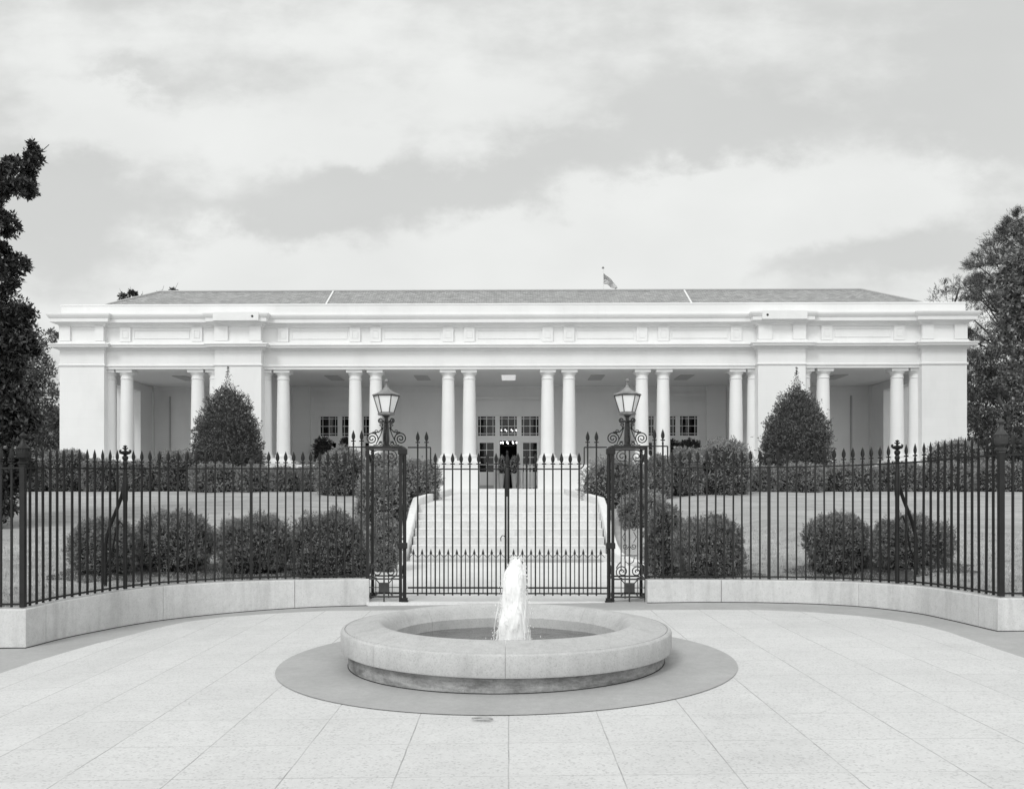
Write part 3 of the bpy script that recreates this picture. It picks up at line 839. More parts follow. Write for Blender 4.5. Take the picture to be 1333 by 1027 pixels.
MB().tube([(FX+1.546*math.cos(a_), FY+1.546*math.sin(a_), gz(FX+1.546*math.cos(a_), FY+1.546*math.sin(a_))+.014) for a_ in [2*math.pi*k/120 for k in range(121)]], .007, 5).build('foot_joint', 'dark', ft)
# water surface with ripples
vs = [(FX, FY, .165)]; fs = []; nr, na = 40, 96
for i in range(1, nr+1):
    r = 1.135*i/nr
    for k in range(na):
        a = 2*math.pi*k/na; z = .163+.005*math.sin(r*26+.7*math.sin(3*a))*max(0, 1.15-r)+.003*math.sin(7*a+9*r)
        vs.append((FX+r*math.cos(a), FY+r*math.sin(a), z))
fs = [(0, 1+k, 1+(k+1) % na) for k in range(na)]
for i in range(nr-1):
    for k in range(na): fs.append((1+i*na+k, 1+(i+1)*na+k, 1+(i+1)*na+(k+1) % na, 1+i*na+(k+1) % na))
MB().add(vs, fs).build('water', 'water', ft, smooth=80)
def vnoise(p, seed=0):
    r_ = np.random.default_rng(seed); out = np.zeros(len(p))
    for k in range(14):
        d = r_.normal(size=3); d /= np.linalg.norm(d); f = r_.uniform(.5, 2.2); out += np.sin(p@d*f*3+r_.uniform(0, 6.28))/(f*1.4)
    return out/6
def jet():
    mb = MB(); jx, jy = X(667.5, FY), FY
    nz, na = 120, 96; zb, zt = .15, 1.0
    P_ = []
    for i in range(nz+1):
        t = i/nz
        for k in range(na): P_.append((math.cos(2*math.pi*k/na), math.sin(2*math.pi*k/na), t))
    P_ = np.array(P_); t = P_[:, 2]
    rad = np.interp(t, [0, .08, .25, .45, .7, .82, .9, .96, 1], [.166, .155, .142, .133, .114, .097, .080, .052, .006])
    q = np.stack([P_[:, 0]*2.2, P_[:, 1]*2.2, t*3.5], 1)
    n1 = vnoise(q*1.0, 3); n2 = vnoise(np.stack([P_[:, 0]*6, P_[:, 1]*6, t*9], 1), 5); n3 = vnoise(np.stack([P_[:, 0]*14, P_[:, 1]*14, t*7], 1), 6)
    n4 = rng.normal(size=len(t))*.012
    rad = rad*(1+.14*n1+.12*n2+.05*n3+n4*.15)
    drift = .045*t**1.5+.008*np.sin(t*5+1)
    zz = zb+(zt-zb)*t+.03*n2*(t > .8)
    vs = np.stack([jx+rad*P_[:, 0]+drift, jy+rad*P_[:, 1], zz], 1)
    fs = [(i*na+k, i*na+(k+1) % na, (i+1)*na+(k+1) % na, (i+1)*na+k) for i in range(nz) for k in range(na)]
    mb.add([tuple(v) for v in vs], fs)
    # secondary lobes near the crown
    for (dx, dz, r, h) in ((.015, .79, .03, .13), (.06, .80, .028, .12)):
        c = (jx+dx, jy-.03+random.uniform(-.03, .03), zb+dz)
        mb.lathe([(r*math.sin(math.pi*i/10)*(1+.15*random.uniform(-1, 1)), -h/2*math.cos(math.pi*i/10)) for i in range(11)], c, 14)
    for k in range(1400):         # drops and splash
        t_ = random.random()**.9; a = random.uniform(0, 6.283)
        rr = float(np.interp(t_, [0, .3, .68, .9, 1.0], [.19, .155, .128, .09, .04]))*random.uniform(.85, 1.0+.35*random.random()**4+.02)
        if random.random() < .10: rr *= random.uniform(1.0, 1.35); 
        z = zb+t_*(zt-zb+.03); s = random.uniform(.0015, .0055)
        x, y = jx+rr*math.cos(a)+.045*t_**1.5, jy+rr*math.sin(a)
        mb.add([(x-s, y, z), (x+s, y, z), (x, y-s, z), (x, y+s, z), (x, y, z+s*2.2), (x, y, z-s*2.2)], [(0, 2, 4), (2, 1, 4), (1, 3, 4), (3, 0, 4), (2, 0, 5), (1, 2, 5), (3, 1, 5), (0, 3, 5)])
    for k in range(18):           # thin falling strands
        a = random.uniform(0, 6.283); r0 = random.uniform(.15, .2); z1 = random.uniform(.25, .6)
        mb.tube([(jx+r0*.8*math.cos(a), jy+r0*.8*math.sin(a), z1), (jx+r0*math.cos(a), jy+r0*math.sin(a), z1*.6+.06), (jx+r0*1.12*math.cos(a), jy+r0*1.12*math.sin(a), .155)], [.0015, .0035, .003], 5)
    mb.build('water_jet', 'foam', ft, smooth=70)
jet()
# a dry leaf on the paving
lxp, lyp = on_ground(628, 939.5)
vs = []; nL = 12
for i in range(nL+1):
    t = i/nL; w = .028*math.sin(math.pi*t)**.8*(1+.25*math.sin(9*t)); x = -.08+.16*t
    zc = .010+.010*math.sin(3*t)
    vs += [(x, -w, zc+.014*abs(math.sin(5*t))), (x, 0, zc), (x, w, zc+.012)]
fs = [(i*3+k, (i+1)*3+k, (i+1)*3+k+1, i*3+k+1) for i in range(nL) for k in range(2)]
o = MB().add(vs, fs).build('fallen_leaf', 'deadleaf'); o.location = (lxp, lyp, gz(lxp, lyp)+.006); o.rotation_euler = (0, 0, R(-8))
tag(o, 'dry curled leaf lying on the pale paving before the fountain', 'leaf')

# ------------------------------------------------------------------ pavilion building
BY = 38.0
bl = empty('colonnade_building', (0, BY, 1.6), 'long white one-storey building with a columned porch and slate roof', 'building')
bx = lambda px, y=BY: X(px, y)
xL, xR = bx(77.6), bx(1258.7)
pj = [(xL, BY), (bx(135.5), BY), (bx(135.5), BY+.2), (bx(279.4), BY+.2), (bx(279.4), BY), (bx(340), BY), (bx(340), BY+.4),
      (bx(987), BY+.4), (bx(987), BY), (bx(1048.7), BY), (bx(1048.7), BY+.2), (bx(1200), BY+.2), (bx(1200), BY), (xR, BY)]
path = [(xL, 49)]+pj+[(xR, 49)]
def sw(name, prof, mat='white', back=-.85): 
    return MB().sweep(path, prof+[(back, prof[-1][1]), (back, prof[0][1])]).build(name, mat, bl)
sw('architrave', [(0, 7.08), (0, 7.17), (.035, 7.18), (.05, 7.20), (.05, 7.25), (.03, 7.27), (0, 7.28), (0, 7.86)])
sw('middle_cornice', [(0, 7.86), (.03, 7.87), (.05, 7.90), (.10, 7.94), (.12, 7.965), (.30, 7.975), (.31, 8.03), (.34, 8.05), (.36, 8.09), (.34, 8.12), (.0, 8.16)])
sw('attic_wall', [(-.03, 8.16), (.06, 8.17), (.06, 8.25), (-.03, 8.262), (-.03, 8.88)])
sw('upper_cornice', [(-.03, 8.88), (.02, 8.89), (.04, 8.95), (.10, 8.99), (.14, 9.03), (.30, 9.05), (.30, 9.20), (.33, 9.22), (.38, 9.30), (.40, 9.36), (.40, 9.40), (.02, 9.47)])
MB().sweep([(xL, 49), (xL, BY+.12), (xR, BY+.12), (xR, 49)], [(0, 9.40), (0, 9.80), (.02, 9.81), (.02, 9.86), (-.02, 9.88), (-.6, 9.88), (-.6, 9.40)]).build('parapet', 'white', bl)
def part(name, mat, *boxes, parent=None, bevel=None):
    mb = MB()
    for b in boxes: mb.box(*b)
    return mb.build(name, mat, parent or bl, bevel=bevel)
for a, b in ((77.6, 135.5), (279.4, 340), (987, 1048.7), (1200, 1258.7)):
    part('pier', 'white', (bx(a), bx(b), BY, BY+1.25, .8, 7.08))
# columns
def column_mesh():
    mb = MB(); prof = [(.0, 3.12), (.40, 3.12)]
    mb.box(-.40, .40, -.40, .40, 3.10, 3.22)
    pr = [(.34, 3.22), (.365, 3.25), (.37, 3.30), (.35, 3.345), (.32, 3.36), (.305, 3.40)]
    for i in range(9):
        t = i/8; rr = .300-.040*t**1.7; pr.append((rr, 3.42+(6.66-3.42)*t))
    pr += [(.28, 6.67), (.287, 6.69), (.28, 6.71), (.262, 6.72), (.262, 6.84), (.28, 6.86), (.32, 6.91), (.335, 6.95), (.335, 6.96)]
    mb.lathe([(0, 3.21)]+pr+[(0, 6.96)], (0, 0, 0), 36)
    mb.box(-.35, .35, -.35, .35, 6.955, 7.079)
    return mb
proto = None
cols = [(142.5, .2), (165.5, .2), (257.5, .2), (281, .2), (345.5, .4), (369, .4), (462.5, .4), (489.3, .4), (583.5, .4), (611, .4), (712.8, .4), (740.6, .4), (835.4, .4),
        (863.3, .4), (957.9, .4), (981, .4), (1046.5, .2), (1071.3, .2), (1167.4, .2), (1191.5, .2)]
for px, dy in cols:
    y = BY+dy+.43
    if proto is None: o = proto = column_mesh().build('column', 'white', bl, smooth=35)
    else: o = cp(proto, bl)
    k_ = .012 if px in (142.5, 281, 345.5, 981, 1046.5, 1191.5) else 0
    o.location = (X(px, y), y+k_, -k_*.2)
def ped(a, b, dy):
    y = BY+dy; part('pedestal', 'white', (X(a, y)-.12, X(b, y)+.12, y-.06, y+.92, .9, 3.10), (X(a, y)-.16, X(b, y)+.16, y-.10, y+.96, 2.96, 3.06))
for a, b, dy in ((450, 501, .4), (571.5, 623, .4), (701, 752.5, .4), (823.5, 875, .4), (341, 381, .4), (946, 986, .4), (136.5, 177, .2), (246, 279, .2), (1049.5, 1083, .2), (1156, 1199, .2)):
    ped(a+3, b-3, dy)
for a, b in ((180, 244), (384, 448), (504, 569), (755, 821), (878, 943), (1086, 1153)): part('porch_parapet', 'white', (X(a, BY+.6), X(b, BY+.6), BY+.5, BY+.85, 1.6, 2.93))
part('porch_floor', 'floor', (xL+.02, xR-.02, BY+.05, 45.6, .8, 1.88))
part('porch_step', 'floor', (-3.1, 3.1, BY-.35, BY+.04, 1.2, 1.80), bevel=.01); part('porch_step', 'floor', (-3.1, 3.1, BY-.75, BY-.352, 1.2, 1.72), bevel=.01)
part('porch_ceiling', 'ceil', (xL+.9, xR-.9, BY+1.05, 45.6, 7.10, 7.3))
YW = 44.9
wz = lambda py: 1.65+(643-py)*YW/F
gc = [X(456, YW), X(661.7, YW), X(868.5, YW)]
hw = 1.62; ztop = 5.66
xs_ = [X(160, YW)-2]+[v for g in gc for v in (g-hw, g+hw)]+[xR-.9]
boxes = [(xs_[i], xs_[i+1], YW, YW+.35, 1.88, 7.10) for i in (0, 2, 4, 6)]+[(g-hw, g+hw, YW, YW+.35, ztop, 7.10) for g in gc]
part('porch_wall', 'inner', *boxes)
# side partitions and the open ends
for a, b in ((290, 332), (995, 1040)): part('partition_wall', 'inner', (bx(a), bx(b), BY+1.25, YW, 1.88, 7.10))
part('end_pier', 'white2', (xL, X(183, 43.2), 43.2, 46, .8, 7.08)); part('end_pier', 'white2', (X(1150, 43.2), xR, 43.2, 46, .8, 7.08))
part('end_beam', 'inner', (xL+.86, X(183, 43.2), BY+1.25, 43.2, 6.70, 7.10)); part('end_beam', 'inner', (X(1150, 43.2), xR-.86, BY+1.25, 43.2, 6.70, 7.10))
for px in (221.5, 1107.7): part('wall_joint_strip', 'vent', (X(px, YW)-.035, X(px, YW)+.035, YW-.08, YW-.003, 1.9, 6.62))  # thin strip standing for the dark vertical joint in the wall
for a, b in ((378, 403), (920, 945), (190, 199), (1134, 1143)): part('wall_pilaster', 'inner', (X(a, YW-.3), X(b, YW-.3), YW-.3, YW-.001, 1.88, 7.10))
tr = []
for g in gc[::2]:
    tr += [(g-2.05, g-1.90, YW-.07, YW-.001, 1.88, 6.70), (g+1.90, g+2.05, YW-.07, YW-.001, 1.88, 6.70), (g-2.05, g+2.05, YW-.09, YW-.071, 6.60, 6.74), (g-1.9, g+1.9, YW-.05, YW-.001, 6.30, 6.36),
           (g-1.75, g-1.25, YW-.07, YW-.001, 5.98, 6.06)]
tr += [(gc[1]-1.75, gc[1]+1.75, YW-.08, YW-.001, 6.52, 6.62), (gc[1]-1.75, gc[1]+1.75, YW-.05, YW-.001, 6.36, 6.40)]
for a, b in ((522, 590), (735, 802)):
    x0, x1 = X(a, YW), X(b, YW)
    tr += [(x0, x0+.06, YW-.03, YW-.001, 2.4, 6.85), (x1-.06, x1, YW-.03, YW-.001, 2.4, 6.85), (x0+.06, x1-.06, YW-.03, YW-.001, 6.79, 6.85), (x0+.06, x1-.06, YW-.03, YW-.001, 2.4, 2.46)]
part('wall_moulding', 'inner', *tr)
part('wall_moulding', 'inner', (xs_[0], gc[0]-2.2, YW-.1, YW-.001, 6.98, 7.099), (gc[0]+2.2, gc[2]-2.2, YW-.1, YW-.001, 6.98, 7.099))
# windows and doors
fy0, fy1 = YW+.10, YW+.20
def lattice(mb, x0, x1, z0, z1, xs_, zs_, w=.014):
    for x in xs_: mb.box(x-w, x+w, fy0+.03, fy0+.07, z0, z1)
    for z in zs_: mb.box(x0, x1, fy0+.032, fy0+.068, z-w, z+w)
for gi, g in enumerate(gc):
    fr = [(g-hw, g-hw+.08, fy0, fy1, 1.88, ztop), (g+hw-.08, g+hw, fy0, fy1, 1.88, ztop), (g-.67, g-.435, fy0-.02, fy1, 1.88, ztop-.06), (g+.435, g+.67, fy0-.02, fy1, 1.88, ztop-.06),
          (g-hw+.08, g+hw-.08, fy0+.001, fy1-.001, ztop-.06, ztop), (g-hw+.08, g-.67, fy0+.001, fy1-.001, 4.32, 4.62), (g-.435, g+.435, fy0+.001, fy1-.001, 4.36, 4.62), (g+.67, g+hw-.08, fy0+.001, fy1-.001, 4.32, 4.62)]
    f = part('window_frame', 'trim', *fr)
    for a, b in ((-1.54, -.67), (-.435, .435), (.67, 1.54)):
        x0, x1 = g+a, g+b; w_ = x1-x0; z0, z1 = 4.62, ztop-.06
        mb = MB(); lattice(mb, x0, x1, z0, z1, [x0+.11, (x0+x1)/2, x1-.11], [z0+.11, (z0+z1)/2, z1-.11])
        o = mb.build('window', 'trim', bl); part('pane', 'glass', (x0+.001, x1-.001, fy0+.045, fy0+.055, z0+.001, z1-.001), parent=o)
        if a == -.435 and gi == 1:
            continue
        z1 = 4.32 if a != -.435 else 4.36
        mb = MB(); gx0, gx1 = x0+.08, x1-.08; gz0, gz1 = 2.78, z1-.06
        for bb in ((x0, gx0, 1.9, z1), (gx1, x1, 1.9, z1), (gx0, gx1, gz1, z1), (gx0, gx1, 1.9, gz0)): mb.box(bb[0]+.002, bb[1]-.0 if bb[1] < x1 else bb[1]-.002, fy0+.01, fy0+.08, bb[2], bb[3]-.001)
        lattice(mb, gx0, gx1, gz0, gz1, [(gx0+gx1)/2], [gz0+(gz1-gz0)*q/4 for q in (1, 2, 3)])
        d = mb.build('door', 'trim', bl); part('pane', 'glass', (gx0+.001, gx1-.001, fy0+.045, fy0+.055, gz0, gz1), parent=d)
        part('kick_plate', 'vent', (gx0, gx1, fy0, fy0+.009, 1.92, 2.10), parent=d)
    # dark room behind
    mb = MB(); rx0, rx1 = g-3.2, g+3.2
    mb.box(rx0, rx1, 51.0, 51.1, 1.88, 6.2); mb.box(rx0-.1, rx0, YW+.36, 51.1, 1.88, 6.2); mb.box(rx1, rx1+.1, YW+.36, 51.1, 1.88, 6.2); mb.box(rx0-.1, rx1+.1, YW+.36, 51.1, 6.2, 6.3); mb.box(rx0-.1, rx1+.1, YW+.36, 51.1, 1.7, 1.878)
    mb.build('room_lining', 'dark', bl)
    for a, b in ((-1.38, -.80), (.80, 1.42)) + (((-.3, -.05),) if gi != 1 else ()):
        vs = []; n = 40
        for i in range(n+1):
            x = g+a+(b-a)*i/n; y = YW+.55+.05*math.sin(i*1.3)+.02*math.sin(i*2.9)
            vs += [(x, y, 2.2), (x, y, 5.7), (x, y+.01, 5.7), (x, y+.01, 2.2)]
        fs = [(i*4+k, i*4+(k+1) % 4, i*4+4+(k+1) % 4, i*4+4+k) for i in range(n) for k in range(4)]
        MB().add(vs, fs).build('curtain', 'curtain', bl, smooth=60)
# attic blocks and panel mouldings
def outline(mb, x0, x1, y, z0, z1, w=.022, d=.018):
    mb.box(x0, x0+w, y-d, y-.0005, z0, z1); mb.box(x1-w, x1, y-d, y-.0005, z0, z1); mb.box(x0+w, x1-w, y-d, y-.0005, z0, z0+w); mb.box(x0+w, x1-w, y-d, y-.0005, z1-w, z1)
def attic(pxs, dy, ends):
    yb = BY+dy+.03; xs2 = [X(p, yb) for p in pxs]
    for x in xs2:
        o = part('attic_block', 'white', (x-.23, x+.23, yb-.09, yb-.0008, 8.264, 8.879))
        mb = MB(); outline(mb, x-.13, x+.13, yb-.09, 8.42, 8.76, .022, .016); mb.build('panel_moulding', 'white', o)
    e0, e1 = X(ends[0], yb), X(ends[1], yb)
    L_ = [e0]+[v for x in xs2 for v in (x-.23, x+.23)]+[e1]
    for i in range(0, len(L_), 2):
        a, b = L_[i], L_[i+1]
        if b-a < .7: continue
        mb = MB(); outline(mb, a+.12, b-.12, yb, 8.40, 8.78, .03, .024); mb.build('panel_moulding', 'white', bl)
attic([164, 257], .2, (145, 279)); attic([369, 462.5, 489.3, 583.5, 611, 712.8, 740.6, 835.4, 863.3, 957.9], .4, (345, 984)); attic([1075.5, 1170], .2, (1050, 1192))
for a, b in ((77.6, 92), (124, 135.5), (279.4, 297), (325, 340), (987, 1005), (1032, 1048.7), (1200, 1215), (1242, 1258.7)):
    yb = BY+.03; e = .003
    part('attic_block', 'white', (bx(a)+e, bx(b)-e, yb-.09, yb-.0008, 8.264, 8.879))
for a, b, pd in ((281, 340, 332), (989, 1047, 995.5)):
    o = part('floodlight_box', 'white', (bx(a), bx(b), BY-.42, BY-.02, 9.06, 9.43), bevel=.008)
    x = bx(pd)
    MB().lathe([(0, -.006), (.05, -.006), (.05, .006), (0, .006)], (0, 0, 0), 14).xf(Matrix.Translation((x, BY-.424, 9.24)) @ Matrix.Rotation(R(90), 4, 'X')).build('lens', 'dark', o)
# ceiling fittings
for px, k in ((436, 0), (550, 0), (662, 1), (776, 0), (890, 0), (242, 0), (1086, 0)):
    x = X(px, 41.4)
    o = part('ceiling_lamp' if k else 'ceiling_grille', 'lightpanel' if k else 'vent', (x-.32, x+.32, 40.5, 42.2, 7.07, 7.099), bevel=.005)
# roof
ye, yr = 39.2, 42.2; ze, zr = 9.57, 11.34
xe0, xe1 = xL+.15, xR-.15; xr0, xr1 = X(209, yr), X(1121, yr)
yb2 = 2*yr-ye
ym = 40.65; zm = ze+(zr-ze)*(ym-ye)/(yr-ye); xm0, xm1 = X(141, ym), X(1197, ym); ymb = 2*yr-ym
rf = MB().add([(xe0, ye, ze), (xe1, ye, ze), (xe1, yb2, ze), (xe0, yb2, ze), (xr0, yr, zr), (xr1, yr, zr), (xm0, ym, zm), (xm1, ym, zm), (xm1, ymb, zm), (xm0, ymb, zm)],
  [(0, 1, 7, 6), (6, 7, 5, 4), (1, 2, 8, 7), (7, 8, 5), (2, 3, 9, 8), (8, 9, 4, 5), (3, 0, 6, 9), (9, 6, 4), (3, 2, 1, 0)]).build('roof', 'slate', bl)
part('roof_deck', 'floor', (xL+.86, xR-.86, BY+.9, 49, 9.3, 9.5))
MB().tube([(xe0, ye, ze+.02), (xm0, ym, zm+.02), (xr0, yr, zr+.03), (xr1, yr, zr+.03), (xm1, ym, zm+.02), (xe1, ye, ze+.02)], .05, 6).build('ridge_cap', 'vent', rf)
for p in (434, 890.5):
    x = X(p, yr); d = 1 if p > 600 else 1
    mb = MB(); mb.add([(x-.035, ye, ze-.1), (x+.035, ye, ze-.1), (x+.035, ye, ze+.09), (x-.035, ye, ze+.09), (x-.035, yr+.1, zr-.1), (x+.035, yr+.1, zr-.1), (x+.035, yr+.1, zr+.10), (x-.035, yr+.1, zr+.10)],
       [(0, 1, 2, 3), (7, 6, 5, 4), (0, 4, 5, 1), (1, 5, 6, 2), (2, 6, 7, 3), (3, 7, 4, 0)])
    mb.build('party_wall', 'white', rf)
# chandeliers inside the hall
def chandelier(x, y, z, r, n, label):
    t = empty('chandelier', (x, y, z), label, 'chandelier', 'chandeliers in the hall')
    mb = MB(); mb.tube([(x, y, z), (x, y, 6.2)], .015, 6); mb.lathe([(0, -.2), (.05, -.15), (.03, 0), (.06, .1), (0, .2)], (x, y, z), 10)
    for k in range(n):
        a = 2*math.pi*k/n+.3; mb.tube([(x, y, z-.1), (x+r*.6*math.cos(a), y+r*.6*math.sin(a), z-.16), (x+r*math.cos(a), y+r*math.sin(a), z-.02)], .012, 5)
    mb.build('frame', 'bronze', t)
    for k in range(n):
        a = 2*math.pi*k/n+.3
        MB().lathe([(0, -.04), (.028, -.015), (.03, .01), (.018, .05), (0, .07)], (x+r*math.cos(a), y+r*math.sin(a), z+.02), 8).build('bulb', 'bulb', t, smooth=80)
chandelier(X(662.5, 46.5), 46.5, ZZ(561, 46.5), .42, 8, 'lit chandelier hanging in the hall, showing through the middle transom window')
chandelier(X(662.5, 49), 49, ZZ(577, 49), .45, 9, 'lit chandelier hanging deeper in the hall, showing in the open doorway')
# ------------------------------------------------------------------ flag on a pole behind
fyd = 70
fp = empty('flagpole', (X(785, fyd), fyd, 1.8), 'thin flagpole with a drooping striped flag above the roof', 'flagpole')
x, y = X(785, fyd), fyd
mb = MB(); mb.tube([(x, y, 1.8), (x, y, ZZ(350, fyd))], [.09, .05], 8)
mb.build('pole', 'trim', fp); MB().lathe([(0, -.1), (.09, -.05), (.1, 0), (.06, .08), (0, .1)], (x, y, ZZ(349.3, fyd)), 10).build('finial', 'bronze', fp)
tops = [(0, 785.8, 356.2), (.25, 790.4, 360), (.5, 795.4, 364.5), (.75, 799.6, 368.6), (1, 804, 375.8)]
bots = [(0, 785.8, 369.7), (.25, 790, 370.6), (.5, 794.2, 373.4), (.75, 798, 375.8), (1, 800.8, 377.3)]
nc, nr = 40, 13; vs = []; fs = []; mi = []
def flag_pt(u, v):
    a = [np.interp(u, [t[0] for t in tops], [t[k] for t in tops]) for k in (1, 2)]; b = [np.interp(u, [t[0] for t in bots], [t[k] for t in bots]) for k in (1, 2)]
    px, py = a[0]+(b[0]-a[0])*v, a[1]+(b[1]-a[1])*v
    yy = fyd+.14*math.sin(u*11+v*1.5)*u**.5
    return (X(px, fyd), yy, ZZ(py, fyd))
for j in range(nr+1):
    for i in range(nc+1): vs.append(flag_pt(i/nc, j/nr))
nv = len(vs); vs += [(a, b+.01, c) for a, b, c in vs]
for sd in (0, 1):
    for j in range(nr):
        for i in range(nc):
            q = [sd*nv+j*(nc+1)+i, sd*nv+j*(nc+1)+i+1, sd*nv+(j+1)*(nc+1)+i+1, sd*nv+(j+1)*(nc+1)+i]
            fs.append(tuple(q)); mi.append(2 if (i < 16 and j < 7) else (1 if j % 2 else 0))
for sd in (-.012, .022):        # stars
    for r_ in range(9):
        for c_ in range(6 if r_ % 2 == 0 else 5):
            u = (.035+.066*c_+(.033 if r_ % 2 else 0)); v = (7/13)*(r_+1)/10
            px_, py_, pz_ = flag_pt(u, v); w = .022; o_ = len(vs)
            vs += [(px_-w, py_+sd, pz_), (px_, py_+sd, pz_-w), (px_+w, py_+sd, pz_), (px_, py_+sd, pz_+w)]; fs.append((o_, o_+1, o_+2, o_+3)); mi.append(1)
me = bpy.data.meshes.new('flag'); me.from_pydata(vs, [], fs)
for m_ in (mat_simple('flag_red', .07, .8), mat_simple('flag_white', .75, .8), mat_simple('flag_blue', .025, .8)): me.materials.append(m_)
me.polygons.foreach_set('material_index', mi); me.update()
o = bpy.data.objects.new('flag', me); col.objects.link(o); o.parent = fp; o.matrix_parent_inverse = fp.matrix_basis.inverted()

# ------------------------------------------------------------------ foliage
def unit(a): return a/np.maximum(np.linalg.norm(a, axis=1, keepdims=True), 1e-9)
def leaf_mesh(name, C, A, B, L, W, mat, parent=None, extra=None, fold=.0):
    n = len(C); Lc = L[:, None]; Wc = W[:, None]
    v = np.empty((n, 4, 3)); v[:, 0] = C; v[:, 1] = C+A*Lc*.48+B*Wc*.5; v[:, 2] = C+A*Lc; v[:, 3] = C+A*Lc*.48-B*Wc*.5
    if fold: 
        nn = np.cross(A, B); v[:, 1] += nn*Wc*fold; v[:, 3] += nn*Wc*fold
    v = v.reshape(-1, 3); nv = len(v); nf = n
    loops = np.arange(nv, dtype=np.int32); starts = np.arange(0, nv, 4, dtype=np.int32)
    mats = [mat]; mi = np.zeros(n, dtype=np.int32)
    if extra is not None:      # (verts, quads, material)
        ev, ef, em = extra
        loops = np.concatenate([loops, (np.array(ef, dtype=np.int32)+nv).ravel()]); v = np.concatenate([v, np.array(ev)])
        starts = np.concatenate([starts, nv+4*np.arange(len(ef), dtype=np.int32)]).astype(np.int32); mats.append(em)
        mi = np.concatenate([mi, np.ones(len(ef), dtype=np.int32)])
    me = bpy.data.meshes.new(name); me.vertices.add(len(v)); me.vertices.foreach_set('co', v.astype(np.float32).ravel())
    me.loops.add(len(loops)); me.loops.foreach_set('vertex_index', loops.astype(np.int32))
    me.polygons.add(len(starts)); me.polygons.foreach_set('loop_start', starts)
    for m_ in mats: me.materials.append(M[m_])
    me.update(calc_edges=True); me.polygons.foreach_set('material_index', mi.astype(np.int32)); me.update()
    o = bpy.data.objects.new(name, me); col.objects.link(o)
    if parent: o.parent = parent; o.matrix_parent_inverse = parent.matrix_basis.inverted()
    return o
def wball(p): return lambda t: np.maximum(1-np.abs(2*t-1)**p, 0)**(1/p)
def wegg(t): return np.where(t < .25, .93+.07*t/.25, np.maximum(1-(np.clip(t-.25, 0, 1)/.75)**2, 0)**.6)
